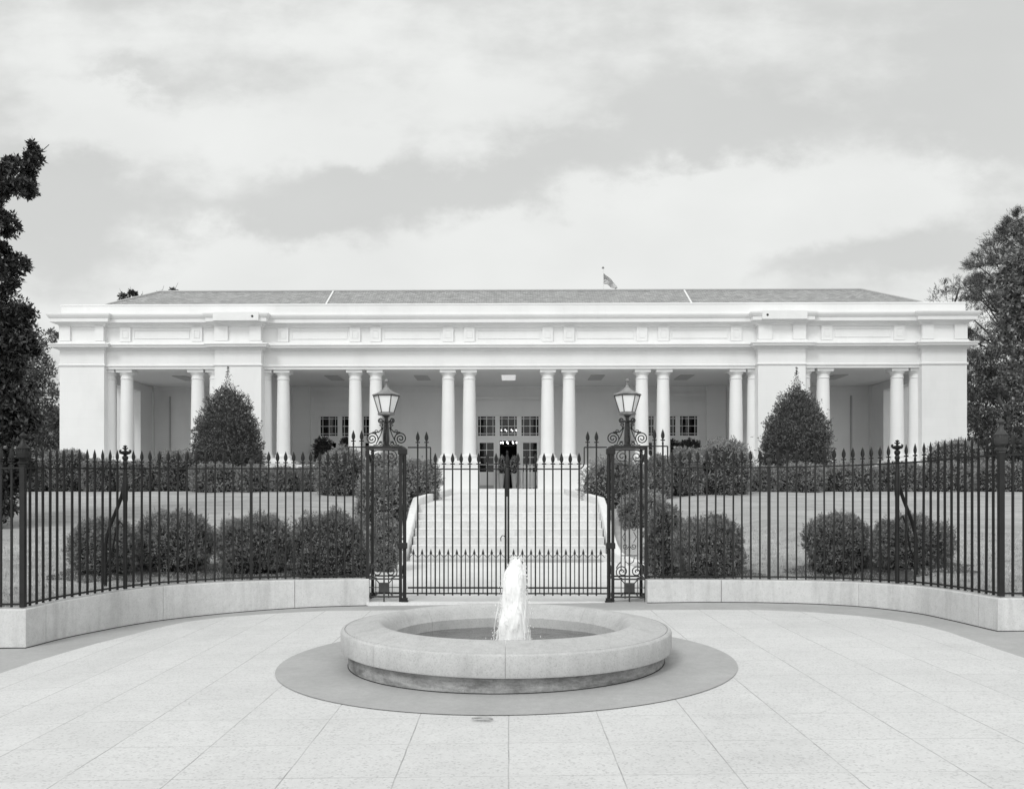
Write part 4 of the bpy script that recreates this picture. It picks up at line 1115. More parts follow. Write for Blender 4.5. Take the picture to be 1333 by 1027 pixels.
def bush(name, label, cat, cx, cy, z0, rx, ry, h, n, L, mat, wf, lump=.12, K=60, sig=.28, group=None, depth=.2, seed=0, loose=.03, leader=0, parent=None, aspect=.5):
    r_ = np.random.default_rng(seed+int(abs(cx)*100)+int(cy*10))
    tt = np.linspace(0.02, 1, 240); ww = wf(tt); ww[-1] = 0
    dr = np.diff(ww)*rx; dz = np.diff(tt)*h; seg = np.sqrt(dr**2+dz**2); wt = seg*(ww[1:]+ww[:-1]+.02); cdf = np.cumsum(wt)/wt.sum()
    def samp(m):
        idx = np.searchsorted(cdf, r_.random(m)); idx = np.clip(idx, 0, len(cdf)-1); f = r_.random(m)
        t = tt[idx]+(tt[idx+1]-tt[idx])*f; w = ww[idx]+(ww[idx+1]-ww[idx])*f
        return t, w, dr[idx], dz[idx]
    tk, wk, _, _ = samp(K); ak = r_.random(K)*2*np.pi
    asp = h/2/max(rx, ry)
    Kc = np.stack([wk*np.cos(ak), wk*np.sin(ak), (2*tk-1)*asp], 1); Ks = r_.uniform(.7, 1.25, K)*sig; Ka = r_.uniform(.6, 1.1, K)
    def disp(w, a, t):
        p = np.stack([w*np.cos(a), w*np.sin(a), (2*t-1)*asp], 1); out = np.zeros(len(p))
        for k in range(K): out = np.maximum(out, Ka[k]*np.exp(-((p-Kc[k])**2).sum(1)/Ks[k]**2))
        return lump*(out-.55)
    q_ = 8; n = n//q_*q_; m_ = n//q_
    t, w, drr, dzz = samp(m_); a = r_.random(m_)*2*np.pi
    nrm = unit(np.stack([np.cos(a)*dzz/rx, np.sin(a)*dzz/ry, -drr/rx*dzz*0-drr/h], 1)+1e-6)
    nrm = unit(np.stack([np.cos(a)*dzz, np.sin(a)*dzz, -drr], 1)+1e-9)
    d = disp(w, a, t); dep = -depth*r_.random(m_)**1.5 + loose*np.maximum(r_.normal(size=m_), -1)*(1+1.5*(r_.random(m_) > .93))
    base = np.stack([cx+rx*w*np.cos(a), cy+ry*w*np.sin(a), z0+h*t], 1)
    C = base+nrm*((d+dep)*rx)[:, None]
    sp_ = unit(nrm*.9+r_.normal(size=(m_, 3))*.45+np.array([0, 0, .35]))     # twig directions
    C = np.repeat(C, q_, 0); sp_ = np.repeat(sp_, q_, 0); fr_ = np.tile(np.arange(q_)/q_, m_)[:, None]
    C = C+sp_*(fr_-.6)*L*2.0
    A = unit(sp_*(.45+.5*fr_)+r_.normal(size=(n, 3))*.5); Bv = unit(np.cross(A, r_.normal(size=(n, 3))))
    Ls = L*r_.uniform(.6, 1.3, n); Ws = Ls*aspect
    if leader:
        m = int(n*.005); zz = r_.random(m)**1.2; q = np.stack([cx+r_.normal(size=m)*(.015+.11*(1-zz)**2), cy+r_.normal(size=m)*(.015+.11*(1-zz)**2), z0+h+leader*zz], 1)
        C = np.concatenate([C, q]); A = np.concatenate([A, unit(r_.normal(size=(m, 3))+np.array([0, 0, 1.0]))]); Bv = np.concatenate([Bv, unit(r_.normal(size=(m, 3)))]); Ls = np.concatenate([Ls, L*r_.uniform(.7, 1.3, m)]); Ws = Ls*aspect
    keep = C[:, 2] > z0-.02
    C, A, Bv, Ls, Ws = C[keep], A[keep], Bv[keep], Ls[keep], Ws[keep]
    # solid twig core, near black to put the inner shade into its colour
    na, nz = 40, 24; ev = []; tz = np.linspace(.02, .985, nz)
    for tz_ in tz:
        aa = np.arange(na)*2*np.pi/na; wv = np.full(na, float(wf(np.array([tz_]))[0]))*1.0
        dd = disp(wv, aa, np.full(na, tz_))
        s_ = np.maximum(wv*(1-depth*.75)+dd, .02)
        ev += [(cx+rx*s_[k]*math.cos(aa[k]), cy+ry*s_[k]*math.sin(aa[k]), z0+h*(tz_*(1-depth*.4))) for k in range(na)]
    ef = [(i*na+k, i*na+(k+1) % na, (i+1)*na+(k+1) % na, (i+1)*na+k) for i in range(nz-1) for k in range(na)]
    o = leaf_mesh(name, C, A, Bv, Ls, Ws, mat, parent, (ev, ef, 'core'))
    if label: tag(o, label, cat, group)
    return o
def bush_px(name, label, cat, p0, p1, ytop, Y, n, L, mat, wf, group=None, ry=None, sink=.05, zb=None, **kw):
    x0, x1 = X(p0, Y), X(p1, Y); cx = (x0+x1)/2; rx = (x1-x0)/2
    zt = ZZ(ytop, Y, cx); z0 = (lawn_z(cx, Y) if zb is None else zb)-sink
    return bush(name, label, cat, cx, Y, z0, rx*.97, ry or rx, zt-z0, n, L, mat, wf, group=group, **kw)
G1 = 'clipped bushes behind the fence'
near = [(93, 176, 676, 13.2, 'round clipped bush nearest the curved stay at the left of the row behind the fence'),
        (172, 280, 667, 13.95, 'broad dark bush behind the left fence, second from the left of its row'),
        (279, 384, 669, 14.05, 'broad dark bush behind the left fence, at the plain post'),
        (372, 486, 665, 14.1, 'wide bushy shrub right behind the fence beside the left pillar'),
        (877, 971, 672, 13.95, 'round bush behind the fence, first right of the gate pillar'),
        (1047, 1132, 667, 13.8, 'round clipped bush standing alone on the lawn behind the right fence'),
        (1133, 1241, 672, 13.15, 'round bush behind the right fence at the ornate post and its stay')]
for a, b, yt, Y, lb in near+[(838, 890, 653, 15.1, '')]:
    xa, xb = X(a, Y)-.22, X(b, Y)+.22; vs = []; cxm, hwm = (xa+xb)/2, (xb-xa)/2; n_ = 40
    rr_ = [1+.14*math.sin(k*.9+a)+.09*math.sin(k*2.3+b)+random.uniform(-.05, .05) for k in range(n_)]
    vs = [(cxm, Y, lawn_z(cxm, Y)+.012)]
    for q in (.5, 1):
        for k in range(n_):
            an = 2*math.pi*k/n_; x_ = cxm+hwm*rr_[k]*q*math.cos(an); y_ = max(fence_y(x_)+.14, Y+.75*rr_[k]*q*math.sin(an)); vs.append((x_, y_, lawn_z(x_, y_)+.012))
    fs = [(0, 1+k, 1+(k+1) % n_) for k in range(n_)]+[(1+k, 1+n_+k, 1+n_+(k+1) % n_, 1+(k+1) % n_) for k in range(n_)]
    MB().add(vs, fs).build('mulch_shade_bed', 'mulch_shade')['kind'] = 'structure'  # dark sheet: planting bed plus contact shade painted under the bush
# short grass blades on the near part of the lawn
gx_ = rng.uniform(-11, 11, 90000); gy_ = rng.random(90000)
gC, gL = [], []
for x_, f_ in zip(gx_, gy_):
    y0_ = fence_y(x_)+.13; y_ = y0_+(f_**1.7)*7
    if abs(x_) < 3.0: continue
    gC.append((x_, y_, lawn_z(x_, y_)-.005)); gL.append(.028+.03*random.random()+(.05*random.random() if f_ < .05 else 0))
gC = np.array(gC); n_ = len(gC); gA = unit(rng.normal(size=(n_, 3))*.35+np.array([0, 0, 1.])); gB = unit(np.cross(gA, rng.normal(size=(n_, 3))))
tag(leaf_mesh('grass', gC, gA, gB, np.array(gL), np.full(n_, .008), 'blade'), 'short grass on the lawn behind the fence', 'grass', kind='stuff')
for i, (a, b, yt, Y, lb) in enumerate(near):
    bush_px('shrub', lb, 'shrub', a, b, yt, Y, 72000 if b-a > 90 else 56000, .025, 'box', wball(2.5), G1, lump=.22, K=95, sig=.19, depth=.2, loose=.035, seed=i, aspect=.42, ry=.52)
G2 = 'shrubs beside the steps'
mid = [(838, 892, 652, 15.1, 'upright shrub between the right pillar and the round bush', 2.4, None),
       (480, 522, 668, 17.2, 'small loose shrub seen through the left pillar', 2.3, None),
       (461, 531, 608, 20.6, 'tall shrub behind the left pillar beside the steps', 2.5, None),
       (505, 575, 596, 25.0, 'rounded shrub left of the top of the steps', 2.5, None),
       (805, 872, 640, 20.4, 'shrub behind the right pillar beside the steps', 2.4, None),
       (756, 846, 596, 25.0, 'rounded shrub right of the top of the steps', 2.5, None),
       (408, 483, 583, 29.0, 'big billowy shrub before the porch, left of the left lantern', 2.6, None),
       (474, 528, 592, 28.0, 'smaller rounded shrub before the porch behind the left lantern pillar', 2.6, None),
       (905, 980, 571, 29.0, 'big billowy shrub before the porch, right of the right lantern', 2.6, None),
       (866, 916, 583, 28.5, 'smaller rounded shrub touching the big one right of the right lantern', 2.6, None),
       (836, 876, 592, 27.5, 'small rounded shrub just behind the right lantern pillar', 2.6, None)]
for i, (a, b, yt, Y, lb, p, _) in enumerate(mid):
    bush_px('shrub', lb, 'shrub', a, b, yt, Y, 30000, .032+.0008*(Y-14), 'hedge', wball(p), G2, lump=.24, K=75, sig=.25, depth=.2, loose=.04, seed=20+i, sink=.25 if i != 1 else -.06)
G3 = 'hedge bushes along the porch'
hed = [(-60, 34, 600, 31.0, 'dark hedge bush at the far left end under the big tree'), (26, 66, 597, 31.2, 'low hedge bush just right of the left corner post'), (60, 114, 586, 31.6, 'tall rounded hedge bush before the left end pier'),
       (108, 160, 598, 31.2, 'low hedge bush left of the ornate left fence post'), (156, 199, 601, 31.3, 'low hedge bush right of the ornate left fence post'), (198, 256, 588, 31.9, 'higher hedge bush left of the left cone-shaped tree'),
       (248, 314, 604, 30.5, 'hedge bush at the foot of the left cone-shaped tree'), (308, 352, 606, 30.6, 'hedge bush right of the foot of the left cone-shaped tree'), (346, 396, 609, 31.0, 'low dark hedge bush under the left porch column'),
       (388, 424, 607, 31.2, 'low hedge bush touching the big left billowy shrub'),
       (972, 1016, 607, 31.0, 'low dark hedge bush left of the right cone-shaped tree'), (1014, 1072, 604, 30.5, 'hedge bush at the foot of the right cone-shaped tree'), (1066, 1144, 605, 31.3, 'long hedge bush right of the right cone-shaped tree'),
       (1138, 1200, 602, 31.3, 'hedge bush behind the ornate right fence post'), (1194, 1268, 603, 31.0, 'hedge bush below the domed bush at the right'), (1262, 1352, 602, 31.0, 'pale hedge bush at the right corner post'), (1344, 1440, 601, 31, 'hedge bush running out of view at the right'),
       (1203, 1284, 572, 33.2, 'domed bush standing above the hedge before the right end pier')]
for i, (a, b, yt, Y, lb) in enumerate(hed):
    bush_px('hedge_bush', lb, 'hedge', a, b, yt, Y, 26000, .042, 'hedge', wball(3.6 if i != len(hed)-1 else 2.3), G3, ry=.95, lump=.20, K=80, sig=.27, depth=.18, loose=.025, seed=60+i, sink=.15)
for a, b, yt, lb in ((249, 345, 502, 'cone-shaped holly tree before the pier left of the porch'), (988, 1086, 503, 'cone-shaped holly tree before the pier right of the porch')):
    bush_px('holly_tree', lb, 'tree', a, b, yt, 33.0, 60000, .055, 'holly', wegg, 'cone-shaped holly trees', lump=.15, K=150, sig=.16, depth=.18, loose=.045, leader=.7, sink=.0)
# potted topiaries in the porch
def topiary(px, yt, yb, w, Y, label):
    x = X(px, Y); zt, zb_ = ZZ(yt, Y), ZZ(yb, Y)
    t = empty('potted_topiary', (x, Y, 1.88), label, 'plant', 'dark potted plants in the porch')
    MB().lathe([(0, 0), (.22, 0), (.30, .45), (.33, .5), (.27, .5), (.25, .42), (0, .42)], (x, Y, 1.88), 16).build('pot', 'pot', t, smooth=40)
    MB().tube([(x, Y, 2.25), (x+.02, Y, zb_+.2)], .03, 6).build('stem', 'bark', t)
    bush('foliage', None, None, x, Y, zb_, w, w, zt-zb_, 2600, .09, 'magn', wball(2.3), lump=.2, K=20, sig=.5, depth=.3, parent=t)
topiary(420, 568, 612, .50, 43.2, 'dark potted tree in the left porch bay, left of the doors')
topiary(451, 569, 605, .42, 43.4, 'dark potted tree in the left porch bay, close to a column')
topiary(897, 574, 587, .50, 43.2, 'dark round-headed potted tree in the right porch bay')
topiary(873, 571, 600, .40, 43.4, 'dark potted tree in the right porch bay, close to a column')
for px, lb in ((652.5, 'small pale flowering plant left of the open doorway'), (669.5, 'small pale flowering plant right of the open doorway')):
    x, Y = X(px, 44.3), 44.3
    t = empty('potted_plant', (x, Y, 1.88), lb, 'plant', 'flowering plants at the doorway')
    MB().lathe([(0, 0), (.14, 0), (.10, .1), (.16, .75), (.2, .8), (.14, .8), (0, .75)], (x, Y, 1.88), 12).build('pot', 'kerb', t, smooth=40)
    bush('foliage', None, None, x, Y, 2.62, .21, .2, .95, 1600, .06, 'flower', wball(2.2), lump=.3, K=20, sig=.5, depth=.3, parent=t)
b_ = MB(); xx0, xx1 = X(674, 44.2), X(697, 44.2)
for k in range(6): b_.box(xx0+(xx1-xx0)*k/5-.035, xx0+(xx1-xx0)*k/5+.035, 44.17, 44.23, 1.88, 3.1)
b_.box(xx0, xx1, 44.18, 44.22, 2.98, 3.04); b_.box(xx0, xx1, 44.18, 44.22, 2.0, 2.06)
tag(b_.build('slatted_barrier', 'trim'), 'low white slatted barrier right of the open doorway', 'barrier')

# trees ----------------------------------------------------------
def tree(name, label, base, trunk_r, trunk_top, clumps, mat, L, per, aspect, group=None, rosette=0, bark='bark', droop=0., seed=0, up=.3, spray=0):
    r_ = np.random.default_rng(seed); b = Vector(base); tp = Vector(trunk_top)
    t = empty(name, base, label, 'tree', group)
    mb = MB(); pts = [b.lerp(tp, k/8)+Vector((r_.normal()*.04*k, r_.normal()*.04*k, 0)) for k in range(9)]
    mb.tube(pts, [trunk_r*(1.25 if k == 0 else 1-.085*k) for k in range(9)], 10)
    mb.build('trunk', bark, t, smooth=60)
    Cs, As, Ls = [], [], []; br = MB()
    for (x, y, z, rx, ry, rz, q) in clumps:
        c = Vector((x, y, z)); k = min(7, max(1, int((z-b.z-.25*math.hypot(x-b.x, y-b.y))/max(.1, tp.z-b.z)*8))); s_ = pts[k]
        mid_ = s_.lerp(c, .55)+Vector((0, 0, -.12*(c-s_).length))
        r0 = trunk_r*.3*(1-.06*k); br.tube([s_, mid_, c, c+(c-mid_)*.35], [r0, r0*.65, r0*.35, .008], 6)
        m = int(per*q)
        d = unit(r_.normal(size=(m, 3))); rr = (.35+.65*r_.random(m)**.6)[:, None]
        # lumpy: sub-clusters
        ks = max(4, int(m/120)); kc = unit(r_.normal(size=(ks, 3)))*(.55+.4*r_.random((ks, 1))); pick = r_.integers(0, ks, m)
        loc = np.where(r_.random((m, 1)) < .62, kc[pick]+r_.normal(size=(m, 3))*.16, d*rr)
        for j in range(min(ks, 10)):
            e = c+Vector(kc[j]*np.array([rx, ry, rz])); br.tube([c, c.lerp(e, .6)+Vector((0, 0, -.03)), e], [r0*.3, r0*.2, .005], 4)
        pos = loc*np.array([rx, ry, rz])+np.array([x, y, z]); out = unit(loc)
        if rosette:
            ns = rosette; tw = unit(out*.5+r_.normal(size=(m, 3))*.5+np.array([0, 0, .35]))
            side = unit(np.cross(tw, r_.normal(size=(m, 3)))); s2 = np.cross(tw, side)
            for k2 in range(ns):
                an = 2*np.pi*k2/ns+r_.random(m)*.5
                ax = unit(tw*r_.uniform(.15, .7, (m, 1))+side*np.cos(an)[:, None]+s2*np.sin(an)[:, None])
                Cs.append(pos+tw*(.01*k2)); As.append(ax); Ls.append(L*r_.uniform(.7, 1.2, m))
        elif spray:
            ax0 = unit(out*.9+r_.normal(size=(m, 3))*.35+np.array([0, 0, up]))
            sd = unit(np.cross(ax0, r_.normal(size=(m, 3))))
            for k2 in range(spray):
                f = k2/spray; s = 1 if k2 % 2 else -1
                Cs.append(pos+ax0*(f*L*2.2)); As.append(unit(ax0+sd*s*.6+r_.normal(size=(m, 3))*.15)); Ls.append(L*(1.1-.5*f)*r_.uniform(.8, 1.2, m))
        else:
            Cs.append(pos); As.append(unit(out*.5+r_.normal(size=(m, 3))*.7+np.array([0, 0, up]))); Ls.append(L*r_.uniform(.6, 1.3, m))
    C = np.concatenate(Cs); A = np.concatenate(As); Lz = np.concatenate(Ls)
    Bv = unit(np.cross(A, unit(r_.normal(size=(len(A), 3))*.6+np.array([0, 0, 1.]))))
    br.build('limbs', bark, t, smooth=60)
    leaf_mesh('crown', C, A, Bv, Lz, Lz*aspect, mat, t, fold=.12)
    return t
def cl(px, py, r, Y, q=1, ry=None, sy=1.0, dy=0):
    s = Y/F; return (X(px, Y), Y+dy, ZZ(py, Y), r*s, (ry or r)*s, r*s*sy, q)
# near magnolia at the left edge
Y = 19
A_ = [cl(-18, 230, 30, Y, 1.), cl(22, 228, 24, Y, .75), cl(44, 203, 10, Y, .16, sy=1.6), cl(-38, 290, 34, Y, 1), cl(8, 290, 15, Y, .3), cl(-4, 335, 21, Y, .5), cl(22, 342, 14, Y, .3), cl(-45, 370, 36, Y, 1.1), cl(12, 366, 14, Y, .2),
      cl(-14, 412, 29, Y, .9), cl(28, 412, 15, Y, .35), cl(-30, 450, 50, Y, 1.6), cl(12, 450, 30, Y, .9), cl(38, 450, 12, Y, .2), cl(10, 500, 34, Y, 1.1), cl(-25, 540, 50, Y, 1.6), cl(18, 548, 30, Y, .9), cl(-5, 600, 38, Y, 1.2), cl(14, 620, 20, Y, .5), cl(2, 655, 22, Y, .6), cl(-30, 660, 40, Y, 1.1),
      cl(-90, 250, 60, Y, 1.3, dy=.8), cl(-100, 350, 70, Y, 1.4, dy=-.5), cl(-110, 470, 80, Y, 1.6, dy=.5), cl(-100, 590, 70, Y, 1.4), cl(-60, 190, 40, Y, .7), cl(-60, 500, 60, Y, 1.4, dy=1.2), cl(-50, 400, 50, Y, 1, dy=1.4)]
tree('magnolia_tree', 'large dark glossy-leaved tree at the left edge of the picture', (X(-70, Y), Y, lawn_z(X(-70, Y), Y)-.1), .2, (X(-60, Y), Y, ZZ(220, Y)), A_, 'magn', .13, 500, .40, rosette=7, seed=3)
# trees beside the left end of the building
Y = 47
B_ = [cl(40, 452, 22, Y, .8), cl(66, 440, 11, Y, .22), cl(52, 480, 22, Y, .8), cl(56, 512, 22, Y, .9), cl(30, 500, 30, Y, 1.3), cl(20, 455, 26, Y, 1), cl(50, 548, 30, Y, 1.4), cl(0, 520, 45, Y, 1.6), cl(60, 585, 26, Y, 1), cl(20, 590, 40, Y, 1.6), cl(75, 540, 14, Y, .4), cl(85, 600, 30, Y, 1)]
tree('leafy_tree', 'mid-grey leafy tree between the magnolia and the left end of the building', (X(25, Y), Y, 1.7), .22, (X(30, Y), Y, ZZ(455, Y)), B_, 'tree', .19, 1500, .42, seed=5)
Y = 54
C_ = [cl(70, 560, 34, Y, 1.6), cl(30, 570, 44, Y, 2), cl(100, 590, 40, Y, 1.5), cl(-20, 570, 60, Y, 2.2), cl(60, 610, 40, Y, 1.5)]
tree('dark_tree', 'very dark low tree behind the leafy one at the left end of the building', (X(50, Y), Y, 1.7), .25, (X(55, Y), Y, ZZ(560, Y)), C_, 'magn', .24, 1500, .45, seed=6)
Y = 62
D_ = [cl(160, 385, 5, Y, .12), cl(172, 383, 6.5, Y, .2), cl(186, 388, 4, Y, .08), cl(226, 379, 7, Y, .16, sy=.5), cl(210, 382, 4, Y, .06), cl(195, 410, 36, Y, 1.6, sy=.6), cl(165, 398, 12, Y, .5)]
tree('distant_tree', 'tree behind the building with only its top tufts showing over the left roof end', (X(195, Y), Y, 1.7), .3, (X(190, Y), Y, ZZ(410, Y)), D_, 'magn', .22, 1100, .45, seed=8)
# right: feathery cedar, pale magnolia, undergrowth
Y = 48
E_ = []
for k in range(11):
    yy = 282+k*29; left = float(np.interp(yy, [282, 320, 350, 380, 420, 460, 520, 600], [1326, 1287, 1262, 1243, 1262, 1258, 1256, 1262]))
    x_ = left+12
    while x_ < 1420:
        E_.append(cl(x_, yy+random.uniform(-7, 7)+max(0, 8-(x_-left)*.15), random.uniform(18, 29), Y, .95, sy=.24, dy=random.uniform(-2.2, .8))); x_ += random.uniform(19, 27)
for k in range(5): E_.append(cl(1345+random.uniform(0, 20), 300+k*24, 26, Y, .8, sy=.8, dy=2.0))
for px_, py_, r_c in ((1285, 345, 17), (1305, 322, 17), (1326, 298, 17), (1335, 282, 13), (1270, 372, 16), (1290, 375, 22), (1268, 405, 16), (1272, 440, 15), (1300, 410, 22), (1270, 470, 14), (1322, 340, 22)): E_.append(cl(px_, py_, r_c, Y, .75, sy=.6, dy=.8))
tree('cedar_tree', 'tall feathery evergreen beyond the right end of the building', (X(1345, Y), Y, 1.7), .35, (X(1340, Y), Y, ZZ(285, Y)), E_, 'cedar', .17, 330, .16, seed=9, spray=7, up=.30)
Y = 54
F_ = [cl(1218, 386, 9, Y, .16), cl(1230, 378, 8, Y, .16), cl(1241, 372, 7, Y, .12), cl(1240, 390, 14, Y, .3), cl(1255, 385, 14, Y, .3)]
tree('young_cedar_tree', 'small thin evergreen tip peeping over the right end of the parapet', (X(1245, Y), Y, 1.7), .15, (X(1240, Y), Y, ZZ(380, Y)), F_, 'cedar', .16, 260, .2, seed=10, spray=7, up=.7)
Y = 46
G_ = [cl(1275, 545, 26, Y, 1.4, sy=.7), cl(1300, 580, 34, Y, 1.8, sy=.7), cl(1270, 500, 20, Y, .9), cl(1330, 560, 40, Y, 1.8), cl(1290, 470, 24, Y, .9, sy=.8), cl(1365, 600, 50, Y, 1.5), cl(1262, 590, 22, Y, .9), cl(1320, 600, 30, Y, 1.2)]
tree('broadleaf_tree', 'dark broad-leaved tree low beside the right end pier', (X(1320, Y), Y, 1.7), .2, (X(1310, Y), Y, ZZ(480, Y)), G_, 'holly', .17, 1500, .42, seed=12)
Y = 33
H_ = [cl(1330, 300, 14, Y, .4), cl(1322, 345, 20, Y, .7), cl(1302, 372, 15, Y, .42), cl(1318, 395, 18, Y, .6), cl(1338, 410, 26, Y, .9), cl(1300, 440, 15, Y, .4), cl(1325, 465, 18, Y, .5), cl(1312, 492, 14, Y, .35), cl(1335, 520, 18, Y, .6), cl(1322, 425, 12, Y, .3), cl(1365, 360, 35, Y, 1.1), cl(1370, 450, 40, Y, 1.2), cl(1365, 530, 30, Y, .9)]
tree('pale_magnolia_tree', 'pale large-leaved tree in front of the tall evergreen at the right edge', (X(1385, Y), Y, 1.7), .16, (X(1370, Y), Y, ZZ(340, Y)), H_, 'magn2', .17, 300, .48, rosette=5, seed=14)

Y = 52
D2 = [cl(1290, 520, 40, Y, 1.6), cl(1340, 470, 50, Y, 1.8), cl(1300, 590, 44, Y, 1.6), cl(1360, 570, 60, Y, 2), cl(1400, 500, 60, Y, 1.5)]  # added backing tree; its dark leaves stand for shade between the branches
tree('dark_tree', 'very dark dense tree added behind the right-hand trees to darken their gaps', (X(1350, Y), Y, 1.7), .25, (X(1345, Y), Y, ZZ(500, Y)), D2, 'magn', .24, 1500, .45, seed=16)

# ------------------------------------------------------------------ sky and light
SUN_EL, SUN_AZ = R(44), R(210)      # azimuth clockwise from +Y: high, behind the camera to the left
w = bpy.data.worlds.new('World'); S.world = w; w.use_nodes = True; t = w.node_tree; t.nodes.clear()
out = N(t, 'ShaderNodeOutputWorld'); bg = N(t, 'ShaderNodeBackground'); t.links.new(bg.outputs[0], out.inputs[0])
sky = N(t, 'ShaderNodeTexSky'); sky.sky_type = 'NISHITA'; sky.sun_disc = False; sky.sun_elevation = SUN_EL; sky.sun_rotation = SUN_AZ
bw = N(t, 'ShaderNodeRGBToBW'); t.links.new(sky.outputs[0], bw.inputs[0])
tc = N(t, 'ShaderNodeTexCoord'); sp = N(t, 'ShaderNodeSeparateXYZ'); t.links.new(tc.outputs['Generated'], sp.inputs[0])
den = mth(t, 'MAXIMUM', mth(t, 'ABSOLUTE', sp.outputs[1]), .12)
u0 = mth(t, 'DIVIDE', sp.outputs[0], den); v0 = mth(t, 'DIVIDE', sp.outputs[2], den)
cb = N(t, 'ShaderNodeCombineXYZ'); t.links.new(u0, cb.inputs[0]); t.links.new(v0, cb.inputs[1])
n1 = N(t, 'ShaderNodeTexNoise'); n1.inputs['Scale'].default_value = 3.2; n1.inputs['Detail'].default_value = 5; n1.inputs['Roughness'].default_value = .55; t.links.new(mapping(t, cb.outputs[0], (1, 1.5, 1)), n1.inputs['Vector'])
sc = N(t, 'ShaderNodeSeparateColor'); t.links.new(n1.outputs['Color'], sc.inputs[0])
n2 = N(t, 'ShaderNodeTexNoise'); n2.inputs['Scale'].default_value = 11; n2.inputs['Detail'].default_value = 7; n2.inputs['Roughness'].default_value = .6; t.links.new(mapping(t, cb.outputs[0], (1, 1.4, 1)), n2.inputs['Vector'])
sc2 = N(t, 'ShaderNodeSeparateColor'); t.links.new(n2.outputs['Color'], sc2.inputs[0])
u = mth(t, 'ADD', mth(t, 'ADD', u0, mth(t, 'MULTIPLY', mth(t, 'SUBTRACT', sc.outputs[0], .5), .16)), mth(t, 'MULTIPLY', mth(t, 'SUBTRACT', sc2.outputs[0], .5), .12))
v = mth(t, 'ADD', mth(t, 'ADD', v0, mth(t, 'MULTIPLY', mth(t, 'SUBTRACT', sc.outputs[1], .5), .10)), mth(t, 'MULTIPLY', mth(t, 'SUBTRACT', sc2.outputs[1], .5), .10))
def gauss(px, py, a, b, amp):
    uu, vv = (px-662)/F, (643-py)/F
    e = mth(t, 'ADD', mth(t, 'POWER', mth(t, 'ABSOLUTE', mth(t, 'DIVIDE', mth(t, 'SUBTRACT', u, uu), a/F)), 2), mth(t, 'POWER', mth(t, 'ABSOLUTE', mth(t, 'DIVIDE', mth(t, 'SUBTRACT', v, vv), b/F)), 2))
    return mth(t, 'MULTIPLY', mth(t, 'EXPONENT', mth(t, 'MULTIPLY', e, -1)), amp)
blobs = [(150, 150, 130, 60, .8), (330, 175, 170, 70, .7), (450, 190, 60, 30, .4), (640, 150, 150, 70, .75), (560, 40, 260, 60, .4), (200, 20, 260, 50, .45), (30, 100, 90, 90, .3),
         (260, 345, 110, 45, .6), (420, 360, 140, 40, .7), (640, 330, 230, 60, .9), (860, 300, 200, 70, .9), (900, 230, 90, 40, .8), (1060, 270, 160, 60, .8), (1250, 235, 170, 50, .7), (700, 400, 900, 50, .7),
         (980, 60, 220, 60, .45), (1150, 90, 100, 60, .2), (850, 110, 90, 60, -.2), (1300, 110, 110, 120, -.3), (560, 245, 190, 30, -.6), (760, 215, 120, 30, -.4), (60, 240, 90, 60, -.3), (1050, 345, 170, 30, -.45), (1230, 330, 90, 40, -.3), (140, 85, 110, 14, -.35), (300, 290, 160, 22, -.3), (900, 170, 160, 40, -.35)]
acc = None
for bb in blobs:
    g = gauss(*bb); acc = g if acc is None else mth(t, 'ADD', acc, g)
fine = noise(t, mapping(t, cb.outputs[0], (1, 1.9, 1), (3, 1, 0)), 5.5, 9, .58)
acc = mth(t, 'ADD', acc, mth(t, 'MULTIPLY', mth(t, 'SUBTRACT', fine, .5), 1.9))
mr = N(t, 'ShaderNodeMapRange'); mr.interpolation_type = 'SMOOTHSTEP'; mr.inputs['From Min'].default_value = -.06; mr.inputs['From Max'].default_value = .80; t.links.new(acc, mr.inputs['Value'])
mask = mr.outputs[0]
fine2 = noise(t, mapping(t, cb.outputs[0], (1, 1.6, 1), (7, 2, 0)), 4, 8, .5)
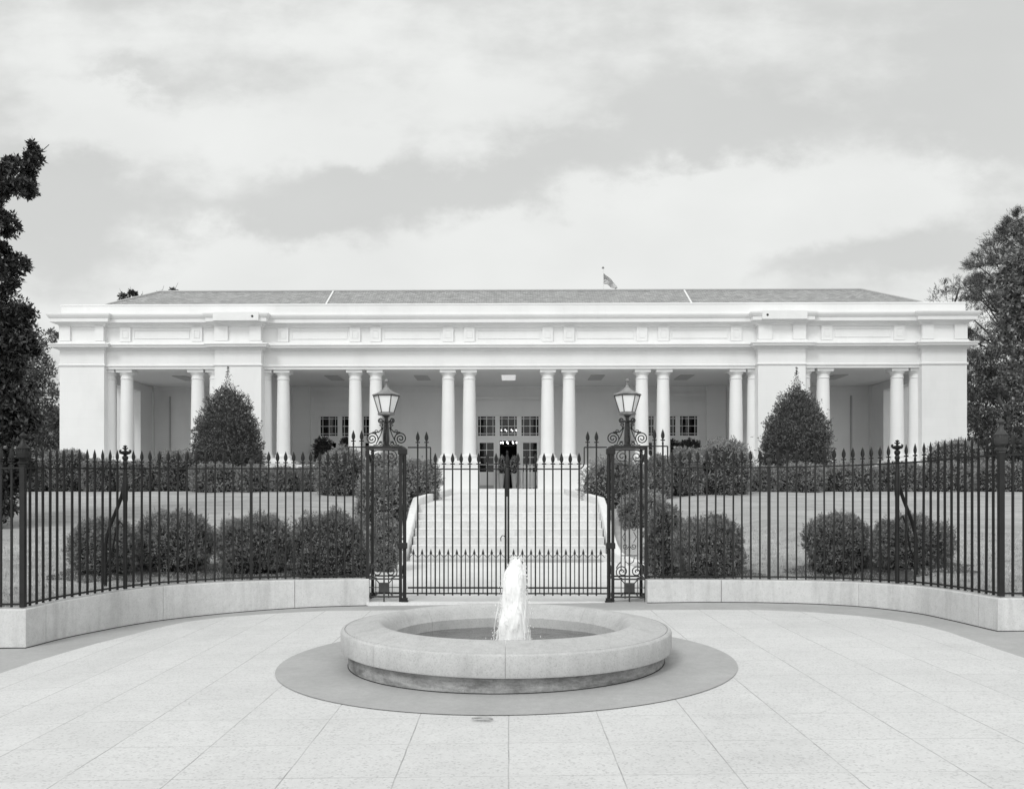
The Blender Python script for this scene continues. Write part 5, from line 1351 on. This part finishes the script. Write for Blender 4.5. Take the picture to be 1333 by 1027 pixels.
# values in display-linear units; background strength 0.1
gap = mth(t, 'ADD', mth(t, 'MULTIPLY', bw.outputs[0], .10), mth(t, 'ADD', 6.35, mth(t, 'MULTIPLY', mth(t, 'SUBTRACT', fine2, .5), .9)))
cloud = mth(t, 'ADD', 8.45, mth(t, 'MULTIPLY', mth(t, 'SUBTRACT', fine2, .5), 2.2))
val = mth(t, 'ADD', mth(t, 'MULTIPLY', gap, mth(t, 'SUBTRACT', 1, mask)), mth(t, 'MULTIPLY', cloud, mask))
hz = N(t, 'ShaderNodeMapRange'); hz.inputs['From Min'].default_value = -.02; hz.inputs['From Max'].default_value = .02; t.links.new(sp.outputs[2], hz.inputs['Value'])
val = mth(t, 'MULTIPLY', val, mth(t, 'ADD', .5, mth(t, 'MULTIPLY', hz.outputs[0], .5)))
def mrange(src, a, b, lo, hi):
    m_ = N(t, 'ShaderNodeMapRange'); m_.interpolation_type = 'SMOOTHSTEP'; m_.inputs[1].default_value = a; m_.inputs[2].default_value = b; m_.inputs[3].default_value = lo; m_.inputs[4].default_value = hi
    t.links.new(src, m_.inputs[0]); return m_.outputs[0]
val = mth(t, 'MULTIPLY', val, mth(t, 'ADD', mrange(sp.outputs[2], .5, .95, 1, 1.35), mrange(mth(t, 'MULTIPLY', sp.outputs[1], -1), -.1, .8, 0, 1.0)))
cc = N(t, 'ShaderNodeCombineColor'); t.links.new(mth(t, 'MULTIPLY', val, .985), cc.inputs[0]); t.links.new(val, cc.inputs[1]); t.links.new(mth(t, 'MULTIPLY', val, .985), cc.inputs[2])
t.links.new(cc.outputs[0], bg.inputs['Color']); bg.inputs['Strength'].default_value = .1
sl = bpy.data.lights.new('sun', 'SUN'); sl.energy = 1.25; sl.angle = R(16); sl.color = (.99, 1, .985)
so = bpy.data.objects.new('sun', sl); col.objects.link(so)
d = Vector((math.sin(SUN_AZ)*math.cos(SUN_EL), math.cos(SUN_AZ)*math.cos(SUN_EL), math.sin(SUN_EL)))
so.rotation_euler = d.to_track_quat('Z', 'Y').to_euler(); so.location = d*60
S.cycles.max_bounces = 8; S.cycles.diffuse_bounces = 5; S.cycles.transparent_max_bounces = 8
